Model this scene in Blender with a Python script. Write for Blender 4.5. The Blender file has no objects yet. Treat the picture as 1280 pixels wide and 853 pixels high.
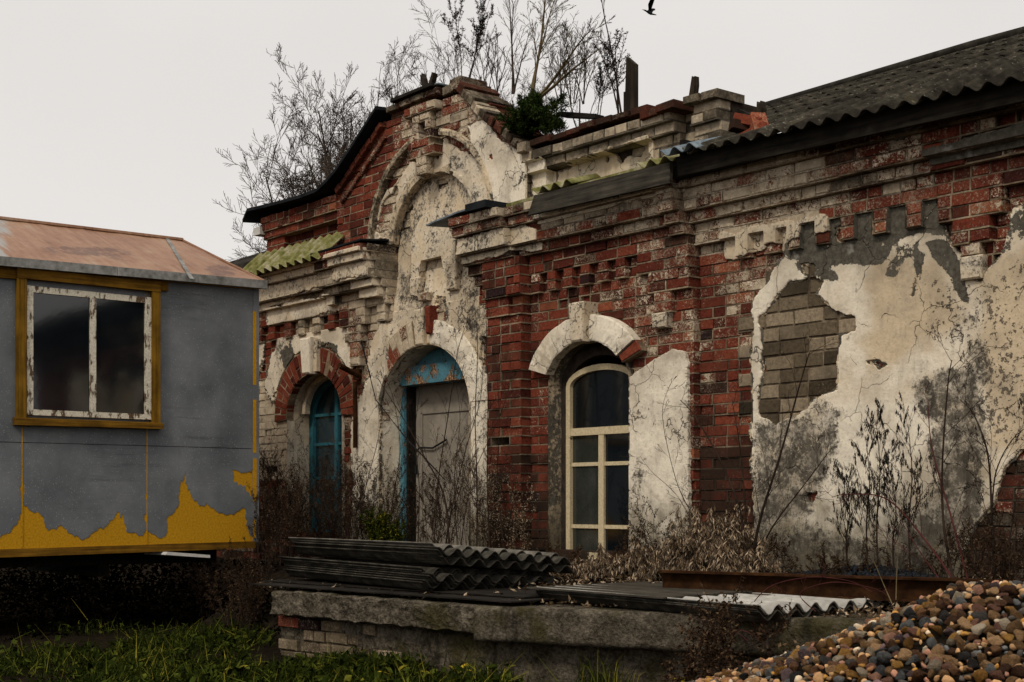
import bpy, math, random
import numpy as np
from mathutils import Vector, Matrix
sc = bpy.context.scene
COL = sc.collection
# ------------------------------------------------------------------ camera model
F = 1777.8; HOR = 630.0
TH = math.atan(1440 / F); CT, ST = math.cos(TH), math.sin(TH)
CX, CY, CZ = 9.0, -7.46, 0.5
def ray(px, py):
    l = (px - 640) / F
    return (-CT + ST * l, ST + CT * l, (HOR - py) / F)
def onY(px, py, y0=0.0):
    d = ray(px, py); k = (y0 - CY) / d[1]; return Vector((CX + k * d[0], y0, CZ + k * d[2]))
def onX(px, py, x0):
    d = ray(px, py); k = (x0 - CX) / d[0]; return Vector((x0, CY + k * d[1], CZ + k * d[2]))
def onZ(px, py, z0):
    d = ray(px, py); k = (z0 - CZ) / d[2]; return Vector((CX + k * d[0], CY + k * d[1], z0))
def proj(x, y, z):
    dx, dy = x - CX, y - CY
    dep = -CT * dx + ST * dy; lat = ST * dx + CT * dy
    return 640 + F * lat / dep, HOR - F * (z - CZ) / dep
# ------------------------------------------------------------------ noise
def _h(ix, iy, s):
    n = (ix.astype(np.int64) * 374761393 + iy.astype(np.int64) * 668265263 + s * 1442695041) & 0xffffffff
    n = ((n ^ (n >> 13)) * 1274126177) & 0xffffffff
    return ((n ^ (n >> 16)) & 0xffff) / 65535.0
def vn(x, y, s=0):
    x = np.asarray(x, float); y = np.asarray(y, float)
    ix = np.floor(x); iy = np.floor(y); fx = x - ix; fy = y - iy
    fx = fx * fx * (3 - 2 * fx); fy = fy * fy * (3 - 2 * fy)
    a = _h(ix, iy, s); b = _h(ix + 1, iy, s); c = _h(ix, iy + 1, s); d = _h(ix + 1, iy + 1, s)
    return (a + (b - a) * fx) * (1 - fy) + (c + (d - c) * fx) * fy
def fbm(x, y, s=0, o=4):
    t = 0; a = .5; x = np.asarray(x, float); y = np.asarray(y, float)
    for i in range(o):
        t = t + a * vn(x, y, s + i * 17); a *= .5; x = x * 2.03 + 5.1; y = y * 2.03 + 1.7
    return t / (1 - .5 ** o)                       # 0..1
def sdf_poly(X, Y, poly):
    """signed distance, positive inside"""
    P = np.array(poly, float); n = len(P)
    d2 = np.full(X.shape, 1e18); ins = np.zeros(X.shape, bool)
    for i in range(n):
        ax, ay = P[i]; bx, by = P[(i + 1) % n]
        ex, ey = bx - ax, by - ay
        t = np.clip(((X - ax) * ex + (Y - ay) * ey) / (ex * ex + ey * ey + 1e-12), 0, 1)
        d2 = np.minimum(d2, (X - ax - t * ex) ** 2 + (Y - ay - t * ey) ** 2)
        c = ((ay > Y) != (by > Y))
        with np.errstate(divide='ignore', invalid='ignore'):
            xi = ax + (Y - ay) * ex / (ey if abs(ey) > 1e-12 else 1e-12)
        ins ^= c & (X < xi)
    d = np.sqrt(d2)
    return np.where(ins, d, -d)
def sstep(a, b, x):
    t = np.clip((x - a) / (b - a), 0, 1); return t * t * (3 - 2 * t)
# ------------------------------------------------------------------ mesh builder
class MB:
    def __init__(s): s.v = []; s.f = []; s.c = []; s.cur = (0, 0, 0, 0)
    def vert(s, p, c=None):
        s.v.append((p[0], p[1], p[2])); s.c.append(c or s.cur); return len(s.v) - 1
    def face(s, *i): s.f.append(tuple(i))
    def quad(s, a, b, c, d, col=None):
        i = [s.vert(p, col) for p in (a, b, c, d)]; s.face(*i)
    def box(s, a, b, col=None):
        (x0, y0, z0), (x1, y1, z1) = a, b
        s.hexa([(x0, y0, z0), (x1, y0, z0), (x1, y0, z1), (x0, y0, z1)], [(x0, y1, z0), (x1, y1, z0), (x1, y1, z1), (x0, y1, z1)], col)
    def hexa(s, fr, bk, col=None, ch=0.0):
        """front ring fr (ccw seen from outside), back ring bk"""
        n = len(fr)
        B = [s.vert(p, col) for p in bk]
        if ch > 0:
            fr = [Vector(p) for p in fr]; bkv = [Vector(p) for p in bk]
            cen = sum(fr, Vector()) / n
            ins = []
            outer = []
            for p, q in zip(fr, bkv):
                d = cen - p; L = d.length
                ins.append(p + d * min(.3, ch * 1.4 / max(L, 1e-6)))
                e = q - p; outer.append(p + e * min(.3, ch / max(e.length, 1e-6)))
            I = [s.vert(p, col) for p in ins]; O = [s.vert(p, col) for p in outer]
            s.face(*I)
            for i in range(n):
                j = (i + 1) % n
                s.face(O[i], O[j], I[j], I[i]); s.face(B[i], B[j], O[j], O[i])
        else:
            I = [s.vert(p, col) for p in fr]; s.face(*I)
            for i in range(n):
                j = (i + 1) % n; s.face(B[i], B[j], I[j], I[i])
        s.face(*reversed(B))
    def tube(s, pts, rad, sides=5, col=None, cap=True):
        rings = []; n = len(pts)
        pts = [Vector(p) for p in pts]
        for i in range(n):
            t = (pts[min(i + 1, n - 1)] - pts[max(i - 1, 0)])
            if t.length < 1e-9: t = Vector((0, 0, 1))
            t.normalize()
            a = t.orthogonal().normalized(); b = t.cross(a)
            r = rad[i] if isinstance(rad, (list, tuple)) else rad
            rings.append([s.vert(pts[i] + (a * math.cos(k * 6.2832 / sides) + b * math.sin(k * 6.2832 / sides)) * r, col) for k in range(sides)])
        for i in range(n - 1):
            for k in range(sides):
                k2 = (k + 1) % sides
                s.face(rings[i][k], rings[i][k2], rings[i + 1][k2], rings[i + 1][k])
        if cap and sides > 2:
            s.face(*reversed(rings[0])); s.face(*rings[-1])
    def build(s, name, mat, parent=None, smooth=False, label=None, kind=None):
        me = bpy.data.meshes.new(name)
        me.from_pydata(s.v, [], s.f)
        if any(c is not s.c[0] for c in s.c[:1]) or True:
            ca = me.color_attributes.new('bk', 'FLOAT_COLOR', 'POINT')
            ca.data.foreach_set('color', np.array([(c + (0, 0, 0, 0))[:4] for c in s.c], np.float32).ravel())
        me.materials.append(mat)
        if smooth: me.polygons.foreach_set('use_smooth', [True] * len(me.polygons))
        me.update()
        return link(name, me, parent, label, kind)
def link(name, me, parent=None, label=None, kind=None):
    o = bpy.data.objects.new(name, me); COL.objects.link(o)
    if parent is not None:
        o.parent = parent
        loc = Vector(); q = parent
        while q is not None:
            loc += q.location; q = q.parent
        if parent.type == 'EMPTY': o.matrix_parent_inverse = Matrix.Translation(-loc)
    if label: o['label'] = label
    if kind: o['kind'] = kind
    return o
def thing(name, label, cat, loc=(0, 0, 0), group=None):
    o = bpy.data.objects.new(name, None); COL.objects.link(o); o.empty_display_size = .1
    o.location = loc; return tag(o, label, cat, group)
def tag(o, label, cat, group=None, kind=None):
    o['label'] = label; o['category'] = cat
    if group: o['group'] = group
    if kind: o['kind'] = kind
    return o
# ------------------------------------------------------------------ material helper
class NT:
    def __init__(s, name):
        s.m = bpy.data.materials.new(name); s.m.use_nodes = True; s.t = s.m.node_tree; s.t.nodes.clear()
        s.out = s.t.nodes.new('ShaderNodeOutputMaterial'); s.b = s.t.nodes.new('ShaderNodeBsdfPrincipled')
        s.t.links.new(s.b.outputs[0], s.out.inputs[0])
        s.b.inputs['Specular IOR Level'].default_value = .0
    def n(s, t, **kw):
        x = s.t.nodes.new(t)
        for k, v in kw.items():
            if k in x.inputs: s.set(x.inputs[k], v)
            else: setattr(x, k, v)
        return x
    def set(s, inp, v):
        if isinstance(v, bpy.types.NodeSocket): s.t.links.new(v, inp)
        else:
            if inp.type == 'RGBA' and len(v) == 3: v = (*v, 1)
            inp.default_value = v
    def attr(s, name='bk'):
        a = s.n('ShaderNodeVertexColor', layer_name=name)
        sep = s.n('ShaderNodeSeparateColor'); s.t.links.new(a.outputs[0], sep.inputs[0])
        return sep.outputs[0], sep.outputs[1], sep.outputs[2], a.outputs[1]
    def pos(s): 
        if not hasattr(s, '_p'): s._p = s.n('ShaderNodeTexCoord').outputs['Object']
        return s._p
    def noise(s, scale, detail=4, rough=.6, vec=None, stretch=None, dist=0):
        v = vec or s.pos()
        if stretch:
            mp = s.n('ShaderNodeMapping'); s.t.links.new(v, mp.inputs[0]); mp.inputs['Scale'].default_value = stretch; v = mp.outputs[0]
        x = s.n('ShaderNodeTexNoise', Scale=scale, Detail=detail, Roughness=rough, Distortion=dist); s.t.links.new(v, x.inputs['Vector'])
        return x.outputs[0]
    def vor(s, scale, feature='F1', vec=None):
        x = s.n('ShaderNodeTexVoronoi', feature=feature, Scale=scale); s.t.links.new(vec or s.pos(), x.inputs['Vector']); return x.outputs[0]
    def math(s, op, a, b=0, clamp=False):
        x = s.n('ShaderNodeMath', operation=op, use_clamp=clamp); s.set(x.inputs[0], a); s.set(x.inputs[1], b); return x.outputs[0]
    def rng(s, v, a, b, c=0, d=1, smooth=True):
        x = s.n('ShaderNodeMapRange', interpolation_type='SMOOTHSTEP' if smooth else 'LINEAR')
        s.set(x.inputs[0], v)
        for i, q in enumerate((a, b, c, d)): s.set(x.inputs[i + 1], q)
        return x.outputs[0]
    def mix(s, f, a, b, mode='MIX'):
        x = s.n('ShaderNodeMix', data_type='RGBA', blend_type=mode, clamp_factor=True)
        s.set(x.inputs[0], f); s.set(x.inputs[6], a); s.set(x.inputs[7], b); return x.outputs[2]
    def ramp(s, v, stops):
        x = s.n('ShaderNodeValToRGB'); s.set(x.inputs[0], v); e = x.color_ramp.elements
        while len(e) < len(stops): e.new(.5)
        for q, (p, c) in zip(e, stops): q.position = p; q.color = (*c, 1)
        return x.outputs[0]
    def fin(s, color, rough=.85, bump=None, bd=.004, bs=1.0, **kw):
        s.set(s.b.inputs['Base Color'], color); s.set(s.b.inputs['Roughness'], rough)
        if bump is not None:
            x = s.n('ShaderNodeBump', Distance=bd, Strength=bs, Height=bump); s.t.links.new(x.outputs[0], s.b.inputs['Normal'])
        for k, v in kw.items(): s.set(s.b.inputs[k.replace('_', ' ')], v)
        return s.m
# ================================================================== materials
def m_brick():
    t = NT('old_brick'); T, Pn, D, K = t.attr()
    red = t.ramp(T, [(0, (.028, .016, .016)), (.15, (.06, .017, .013)), (.5, (.14, .033, .020)), (.85, (.20, .052, .029)), (1, (.26, .09, .045))])
    grey = t.ramp(T, [(0, (.05, .038, .025)), (.5, (.13, .10, .065)), (1, (.26, .205, .14))])
    base = t.mix(K, red, grey)
    n1 = t.noise(38, 5, .7); n2 = t.noise(9, 4, .6); n3 = t.noise(110, 3, .65)
    base = t.mix(1.0, base, t.ramp(n1, [(.25, (.4, .4, .4)), (.5, (.95, .95, .95)), (.75, (1.5, 1.42, 1.35))]), 'MULTIPLY')
    # white wash left in flakes
    mixn = t.math('ADD', t.math('MULTIPLY', t.math('SUBTRACT', t.noise(1.9, 4, .6), .5), .35), t.math('ADD', t.math('MULTIPLY', n1, .45), t.math('ADD', t.math('MULTIPLY', n2, .32), t.math('MULTIPLY', n3, .38))))
    thr = t.rng(Pn, 0, 1, .84, .34, False)
    pm = t.rng(t.math('SUBTRACT', mixn, thr), -.012, .022)
    wash = t.ramp(t.noise(14, 4, .7), [(.3, (.23, .175, .115)), (.48, (.50, .41, .29)), (.68, (.72, .62, .48))])
    col = t.mix(pm, base, wash)
    # lime rubbed into the pores
    sp = t.math('ADD', t.math('MULTIPLY', t.noise(70, 5, .75), .62), t.math('ADD', t.math('MULTIPLY', t.noise(4.5, 4, .65), .30), t.math('MULTIPLY', Pn, .22)))
    col = t.mix(t.rng(sp, .55, .64, 0, .62), col, (.36, .285, .20))
    # soot and grime
    dn = t.math('ADD', t.math('ADD', t.math('MULTIPLY', t.noise(5, 6, .75), .75), t.math('MULTIPLY', t.noise(1.3, 4, .6), .3)), t.math('MULTIPLY', n1, .4))
    dm = t.rng(t.math('ADD', dn, D), .82, 1.30)
    col = t.mix(t.math('MULTIPLY', dm, .9), col, (.022, .018, .013))
    h = t.math('ADD', t.math('MULTIPLY', n1, 1.0), t.math('ADD', t.math('MULTIPLY', pm, .25), t.math('MULTIPLY', n3, .4)))
    return t.fin(col, .92, h, .006, .9)
def m_mortar():
    t = NT('lime_mortar'); T, Pn, D, K = t.attr()
    n = t.noise(45, 5, .7); n2 = t.noise(4, 4, .6)
    col = t.ramp(n2, [(.28, (.09, .055, .034)), (.42, (.22, .155, .10)), (.6, (.40, .31, .205))])
    n9 = t.noise(9, 4, .6); pm = t.rng(t.math('SUBTRACT', t.math('ADD', t.math('MULTIPLY', n, .6), t.math('MULTIPLY', n9, .5)), t.rng(Pn, 0, 1, .84, .34, False)), -.012, .03)
    col = t.mix(pm, col, (.44, .375, .285))
    col = t.mix(1, col, t.ramp(n, [(.3, (.55, .55, .55)), (.7, (1.2, 1.2, 1.2))]), 'MULTIPLY')
    dm = t.rng(t.math('ADD', t.math('ADD', t.math('MULTIPLY', t.noise(5, 6, .75), .75), t.math('MULTIPLY', t.noise(1.3, 4, .6), .3)), D), .5, .95)
    col = t.mix(t.math('MULTIPLY', dm, .9), col, (.025, .02, .016))
    return t.fin(col, .95, n, .004)
def m_plaster(name, cream=(.58, .465, .32), white=(.78, .70, .57)):
    """attr: R whiteness, G dark stain, B cement/moss, A pits"""
    t = NT(name); W, S, M, A = t.attr()
    n1 = t.noise(5, 6, .65); n2 = t.noise(28, 5, .7); n3 = t.noise(110, 3, .6); n4 = t.noise(1.7, 4, .6)
    wv = t.math('ADD', W, t.math('MULTIPLY', t.math('SUBTRACT', n1, .5), 1.1))
    col = t.mix(t.rng(wv, .2, .8), cream, white)
    col = t.mix(1, col, t.ramp(n2, [(.28, (.72, .69, .64)), (.5, (1, 1, 1)), (.8, (1.1, 1.08, 1.05))]), 'MULTIPLY')
    col = t.mix(t.rng(t.math('ADD', t.math('MULTIPLY', t.noise(3.1, 6, .7), .7), t.math('MULTIPLY', n2, .35)), .50, .70, 0, .6), col, (.25, .215, .17))
    # soft weather tide marks
    col = t.mix(t.rng(t.math('ADD', n4, t.math('MULTIPLY', n2, .35)), .62, .85, 0, .55), col, (.27, .215, .15))
    drip = t.noise(9, 5, .7, stretch=(1, 1, .12))
    col = t.mix(t.rng(t.math('ADD', t.math('MULTIPLY', drip, .7), t.math('MULTIPLY', n1, .4)), .56, .74, 0, .5), col, (.20, .155, .105))
    sepz = t.n('ShaderNodeSeparateXYZ'); t.t.links.new(t.pos(), sepz.inputs[0])
    damp = t.rng(t.math('ADD', sepz.outputs[2], t.math('MULTIPLY', t.math('SUBTRACT', n1, .5), 1.3)), .0, .75, .85, 0)
    col = t.mix(damp, col, t.mix(t.rng(n2, .4, .6), (.05, .045, .018), (.11, .09, .06)))
    # black mould
    sv = t.math('ADD', S, t.math('ADD', t.math('MULTIPLY', t.math('SUBTRACT', n1, .5), 1.3), t.math('ADD', t.math('MULTIPLY', t.math('SUBTRACT', n2, .5), 1.5), t.math('MULTIPLY', t.math('SUBTRACT', n3, .5), .5))))
    sm = t.math('MULTIPLY', t.rng(sv, .30, .66), t.rng(t.math('ADD', t.math('MULTIPLY', t.noise(15, 6, .8), .7), t.math('MULTIPLY', t.noise(3.5, 4, .7), .3)), .36, .54, .25, 1))
    streak = t.noise(14, 4, .7, stretch=(1, 1, .25))
    sc_ = t.mix(t.rng(streak, .3, .7), (.022, .019, .015), (.10, .086, .067))
    col = t.mix(t.math('MULTIPLY', sm, .95), col, sc_)
    # bare cement under the lime coat
    mv = t.rng(t.math('ADD', M, t.math('ADD', t.math('MULTIPLY', t.math('SUBTRACT', n1, .5), 1.5), t.math('MULTIPLY', t.math('SUBTRACT', n2, .5), 1.1))), .45, .50)
    cem = t.ramp(n2, [(.3, (.045, .04, .032)), (.5, (.085, .076, .06)), (.7, (.14, .125, .1))])
    cem = t.mix(t.rng(t.noise(7, 3, .6), .62, .72, 0, .6), cem, (.27, .25, .22))
    col = t.mix(mv, col, cem)
    # pits
    pt = t.math('ADD', t.math('ADD', t.math('MULTIPLY', t.noise(40, 5, .65), .75), t.math('MULTIPLY', n1, .25)), t.math('MULTIPLY', A, .15))
    pm = t.rng(pt, .665, .69)
    col = t.mix(t.math('MULTIPLY', pm, .85), col, (.07, .058, .045))
    # hairline cracks
    cr = t.n('ShaderNodeTexVoronoi', feature='DISTANCE_TO_EDGE', Scale=2.6)
    wob = t.n('ShaderNodeVectorMath', operation='ADD'); t.t.links.new(t.pos(), wob.inputs[0])
    wn = t.n('ShaderNodeTexNoise', Scale=6.0, Detail=4.0); t.t.links.new(t.pos(), wn.inputs['Vector'])
    wsc = t.n('ShaderNodeVectorMath', operation='SCALE'); t.t.links.new(wn.outputs[1], wsc.inputs[0]); wsc.inputs[3].default_value = .25
    t.t.links.new(wsc.outputs[0], wob.inputs[1]); t.t.links.new(wob.outputs[0], cr.inputs['Vector'])
    ck = t.math('MULTIPLY', t.rng(cr.outputs[0], .0, .011, 1, 0), t.rng(n4, .44, .54))
    col = t.mix(t.math('MULTIPLY', ck, .8), col, (.06, .05, .04))
    h = t.math('SUBTRACT', t.math('ADD', t.math('MULTIPLY', n2, .5), t.math('MULTIPLY', n1, 1.0)), t.math('ADD', t.math('MULTIPLY', pm, .6), t.math('ADD', t.math('MULTIPLY', mv, .35), ck)))
    return t.fin(col, .9, h, .012, .8)
def m_simple(name, c0, c1, scale=12, rough=.85, bd=.004, stretch=None, c2=None, spec=None, metal=0, detail=5):
    t = NT(name); n = t.noise(scale, detail, .68, stretch=stretch)
    st = [(.3, c0), (.68, c1)] if c2 is None else [(.28, c0), (.5, c1), (.72, c2)]
    kw = {}
    if metal: kw['Metallic'] = metal
    if spec is not None: kw['Specular_IOR_Level'] = spec
    return t.fin(t.ramp(n, st), rough, n, bd, .8, **kw)
def m_wood(name, c0, c1, axis=0, rough=.85):
    s = [40, 40, 40]; s[axis] = 2.0
    t = NT(name); n = t.noise(1, 5, .65, stretch=tuple(s)); n2 = t.noise(5, 4, .6)
    col = t.ramp(n, [(.3, c0), (.7, c1)])
    col = t.mix(1, col, t.ramp(n2, [(.3, (.5, .5, .5)), (.7, (1.15, 1.15, 1.15))]), 'MULTIPLY')
    return t.fin(col, rough, n, .004, .9, Specular_IOR_Level=.06)
def m_peel(name, paint, under, amt=.5, scale=16, dirt=(.03, .025, .02)):
    """flaking paint over old timber"""
    t = NT(name); n = t.noise(scale, 6, .7); n2 = t.noise(60, 4, .7)
    v = t.math('ADD', n, t.math('MULTIPLY', t.math('SUBTRACT', n2, .5), .35))
    k = t.rng(v, amt, amt + .03)
    u = t.mix(t.rng(n2, .35, .65), under, dirt)
    p = t.mix(1, paint, t.ramp(n2, [(.3, (.7, .68, .62)), (.6, (1.05, 1.05, 1.03))]), 'MULTIPLY')
    return t.fin(t.mix(k, p, u), .75, t.math('SUBTRACT', n2, k), .003, .8)
def m_glass(name, tint=(.012, .014, .016), dust=.25, dustcol=(.10, .10, .09)):
    t = NT(name); n = t.noise(3.5, 5, .65); n2 = t.noise(90, 3, .7); n3 = t.noise(11, 4, .7, stretch=(1, 1, .35))
    d = t.rng(t.math('ADD', t.math('MULTIPLY', n, .7), t.math('MULTIPLY', n3, .4)), .45, .95, 0, dust)
    d = t.math('ADD', d, t.rng(n2, .74, .8, 0, .12))
    col = t.mix(d, tint, dustcol)
    return t.fin(col, t.rng(d, 0, .5, .06, .4), n, .002, .15, Specular_IOR_Level=.9)
M = {}
M['brick'] = m_brick(); M['mortar'] = m_mortar(); M['plaster'] = m_plaster('lime_plaster')
M['core'] = m_simple('wall_core', (.02, .015, .012), (.06, .045, .035), 14)
M['dark'] = m_simple('dark_interior', (.012, .011, .01), (.022, .02, .018), 3)
M['old_slate'] = m_simple('old_fibre_cement', (.009, .008, .0065), (.024, .0215, .017), 9, .9, .003, c2=(.055, .049, .038), spec=.05)
def m_slate():
    t = NT('lichened_fibre_cement'); n = t.noise(9, 6, .7); n2 = t.noise(2.0, 4, .65); n3 = t.noise(34, 4, .7)
    col = t.ramp(t.math('ADD', t.math('MULTIPLY', n, .6), t.math('MULTIPLY', n2, .4)), [(.33, (.010, .009, .0075)), (.48, (.026, .023, .018)), (.62, (.06, .053, .041))])
    col = t.mix(t.rng(t.math('ADD', n3, t.math('MULTIPLY', n2, .35)), .80, .86, 0, .8), col, (.20, .185, .145))
    col = t.mix(t.rng(t.math('ADD', t.noise(14, 4, .7), t.math('MULTIPLY', n2, .4)), .80, .90, 0, .45), col, (.05, .044, .018))
    return t.fin(col, .92, t.math('ADD', n, n3), .004, .9)
M['roof_slate'] = m_slate()
M['pale_slate'] = m_simple('pale_fibre_cement', (.2, .19, .17), (.42, .40, .36), 7, .9, .003)
M['moss_slate'] = m_simple('mossy_fibre_cement', (.05, .055, .012), (.17, .16, .06), 9, .95, .005, c2=(.36, .32, .24))
M['board_grey'] = m_wood('weathered_board', (.012, .0105, .008), (.085, .074, .057))
M['board_dark'] = m_wood('tarred_board', (.007, .006, .005), (.03, .025, .02))
M['board_post'] = m_wood('charred_post', (.008, .007, .006), (.05, .036, .024), 2)
M['black_metal'] = m_simple('bitumen_sheet', (.007, .008, .009), (.022, .024, .027), 6, .6, .004)
M['blue_metal'] = m_simple('zinc_sheet', (.06, .075, .09), (.2, .24, .27), 8, .5, .003, metal=.3)
M['cream_frame'] = m_peel('cream_window_paint', (.56, .46, .30), (.12, .085, .05), .66)
M['cream_worn'] = m_peel('worn_cream_paint', (.52, .42, .28), (.05, .04, .03), .5, 22)
M['blue_paint'] = m_peel('flaking_blue_paint', (.085, .22, .285), (.42, .24, .13), .58, 7)
M['blue_lintel'] = m_peel('peeling_blue_lintel', (.085, .22, .285), (.46, .27, .15), .50, 6)
M['blue_dark'] = m_peel('old_teal_paint', (.04, .15, .195), (.04, .035, .03), .6, 9)
M['door'] = m_simple('grey_sheet_door', (.14, .12, .095), (.24, .21, .17), 3, .7, .004, c2=(.34, .30, .245))
M['glass_l'] = m_glass('dusty_glass', (.022, .024, .02), .55, (.10, .10, .085))
M['glass_d'] = m_glass('dark_glass', (.003, .005, .007), .05)
M['glass_b'] = m_glass('teal_dusty_glass', (.008, .03, .042), .4, (.03, .075, .09))
M['soil'] = m_simple('damp_soil', (.005, .004, .003), (.02, .015, .010), 18, .95, .02)
M['rust'] = m_simple('rust_brown_steel', (.010, .005, .003), (.03, .014, .007), 11, .8, .003, c2=(.065, .028, .011))
M['coal'] = m_simple('coal', (.008, .009, .011), (.03, .033, .038), 40, .5, .01)
def m_conc():
    t = NT('mossy_concrete'); n = t.noise(7, 6, .7); n2 = t.noise(45, 5, .75); n3 = t.noise(2.2, 5, .65)
    v = t.vor(55)
    col = t.ramp(t.math('ADD', t.math('MULTIPLY', n, .5), t.math('MULTIPLY', n2, .5)), [(.34, (.014, .012, .009)), (.46, (.062, .052, .038)), (.58, (.16, .134, .10)), (.72, (.32, .275, .21))])
    col = t.mix(t.rng(n3, .50, .63, 0, .72), col, (.045, .04, .013))
    strk = t.noise(6, 4, .7, stretch=(1, 1, .15))
    col = t.mix(t.rng(strk, .55, .7, 0, .7), col, (.016, .014, .011))
    return t.fin(col, .93, t.math('ADD', t.math('MULTIPLY', n2, 1.2), t.math('ADD', n, t.math('MULTIPLY', v, .3))), .02, 1.0)
M['concrete'] = m_conc()
def m_grey_panel():
    t = NT('grey_sheet_cladding'); n = t.noise(2.2, 5, .65); n2 = t.noise(40, 4, .7)
    col = t.ramp(n, [(.3, (.078, .085, .093)), (.5, (.115, .123, .132)), (.7, (.16, .168, .175))])
    smear = t.noise(3, 4, .7, stretch=(1, .5, 9))
    col = t.mix(t.math('MULTIPLY', t.math('MULTIPLY', t.rng(smear, .5, .72), t.rng(t.noise(1.3, 2, .5), .48, .62)), .6), col, (.035, .038, .041))
    sp = t.vor(95); sp2 = t.vor(42)
    dens = t.rng(t.noise(2.5, 3, .6), .35, .6, .08, .20)
    col = t.mix(t.math('MULTIPLY', t.rng(t.math('SUBTRACT', sp, dens), -.03, .03, 1, 0), .6), col, (.27, .275, .27))
    col = t.mix(t.rng(sp2, .10, .15, .75, 0), col, (.36, .36, .345))
    return t.fin(col, .62, t.math('ADD', t.math('MULTIPLY', n2, .15), t.math('MULTIPLY', t.noise(3.2, 2, .4, stretch=(1, 1, .6)), 1.6)), .012, .8, Specular_IOR_Level=.3)
M['grey_panel'] = m_grey_panel()
M['yellow'] = m_peel('yellow_ochre_paint', (.46, .235, .014), (.12, .06, .015), .72, 12)
M['yellow_wood'] = m_wood('ochre_painted_wood', (.07, .032, .006), (.23, .115, .012), 1)
M['yellow_post'] = m_wood('ochre_painted_upright', (.09, .045, .006), (.27, .14, .014), 2)
M['worn_sash0'] = m_peel('flaking_white_sash', (.60, .55, .45), (.13, .08, .045), .55, 34)
def m_sash():
    t = NT('flaking_white_sash'); n = t.noise(1, 6, .75, stretch=(60, 26, 9)); n2 = t.noise(70, 4, .7); n3 = t.noise(6, 4, .6)
    v = t.math('ADD', t.math('MULTIPLY', n, .7), t.math('MULTIPLY', n3, .35))
    k = t.rng(v, .55, .585)
    p = t.mix(1, (.62, .57, .47), t.ramp(n2, [(.3, (.62, .6, .55)), (.6, (1.05, 1.05, 1.03))]), 'MULTIPLY')
    return t.fin(t.mix(k, p, t.mix(t.rng(n2, .35, .65), (.16, .10, .06), (.05, .035, .025))), .75, t.math('SUBTRACT', n2, k), .003, .8)
M['worn_sash'] = m_sash()
def m_rustroof():
    t = NT('rusted_roof_sheet'); n = t.noise(2.2, 6, .7); s = t.noise(20, 4, .6, stretch=(.12, 1, .12)); n2 = t.noise(50, 4, .7)
    v = t.math('ADD', t.math('MULTIPLY', n, .6), t.math('MULTIPLY', s, .4))
    col = t.ramp(v, [(.3, (.08, .034, .018)), (.42, (.17, .075, .036)), (.56, (.235, .125, .068)), (.7, (.26, .215, .16))])
    A = t.attr()
    blot = t.rng(t.math('ADD', A[0], t.math('ADD', t.math('MULTIPLY', t.math('SUBTRACT', t.noise(9, 6, .75), .5), 2.0), t.math('MULTIPLY', t.math('SUBTRACT', s, .5), .8))), .42, .75)
    col = t.mix(t.math('MULTIPLY', blot, .8), col, (.075, .028, .016))
    bare = t.rng(t.math('ADD', A[1], t.math('MULTIPLY', t.math('SUBTRACT', s, .5), 1.2)), .4, .8)
    col = t.mix(t.math('MULTIPLY', bare, .8), col, (.22, .235, .235))
    return t.fin(col, .62, t.math('ADD', s, n2), .003, .6, Specular_IOR_Level=.35)
M['rust_roof'] = m_rustroof()
M['zinc_strip'] = m_simple('dull_zinc_trim', (.09, .088, .08), (.26, .255, .24), 14, .55, .002, metal=.2)
M['tyre'] = m_simple('tyre_rubber', (.008, .008, .008), (.018, .017, .016), 20, .9)
M['white_board'] = m_simple('white_board', (.4, .39, .36), (.6, .58, .54), 8, .8)
M['bark'] = m_simple('dark_bark', (.018, .014, .011), (.06, .048, .037), 25, .95, .006)
M['twig'] = m_simple('bare_twigs', (.03, .022, .018), (.085, .065, .05), 5, .95, .001)
M['twig_dark'] = m_simple('dark_stems', (.012, .009, .007), (.045, .03, .022), 6, .95, .001)
M['twig_red'] = m_simple('reddish_stems', (.035, .012, .012), (.09, .03, .028), 6, .8, .001)
M['sapling'] = m_simple('pale_sapling_bark', (.06, .045, .022), (.17, .13, .07), 8, .9, .001)
def m_leaf(name, stops, rough=.8):
    t = NT(name); T = t.attr()[0]; n = t.noise(30, 3, .6)
    col = t.mix(1, t.ramp(T, stops), t.ramp(n, [(.3, (.7, .7, .7)), (.7, (1.15, 1.15, 1.1))]), 'MULTIPLY')
    return t.fin(col, rough)
M['dry_leaf'] = m_leaf('dry_leaves', [(0, (.02, .013, .008)), (.35, (.08, .052, .03)), (.6, (.22, .155, .10)), (1, (.48, .37, .265))])
M['dead_brown'] = m_leaf('dead_brown_leaves', [(0, (.01, .006, .004)), (.5, (.035, .02, .012)), (.85, (.075, .045, .026)), (1, (.14, .095, .055))])
M['under_leaf'] = m_leaf('shade_coloured_leaves', [(0, (.002, .0016, .001)), (.8, (.003, .0025, .0015)), (.98, (.005, .0045, .0025)), (1, (.02, .018, .006))])  # near-black leaves: the shade under the cabin is put into this colour
M['black_leaf'] = m_leaf('shrivelled_leaves', [(0, (.008, .007, .006)), (1, (.03, .026, .02))])
M['green'] = m_leaf('green_leaves', [(0, (.006, .009, .002)), (.5, (.019, .028, .005)), (.85, (.07, .08, .012)), (1, (.24, .19, .025))])
M['conifer'] = m_leaf('conifer_needles', [(0, (.008, .016, .005)), (.6, (.03, .05, .012)), (1, (.07, .09, .025))])
M['yellow_leaf'] = m_leaf('yellow_leaves', [(0, (.12, .10, .012)), (.6, (.33, .24, .02)), (1, (.45, .32, .04))])
M['bird'] = m_simple('black_plumage', (.006, .006, .007), (.014, .014, .016), 30, .6)
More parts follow.
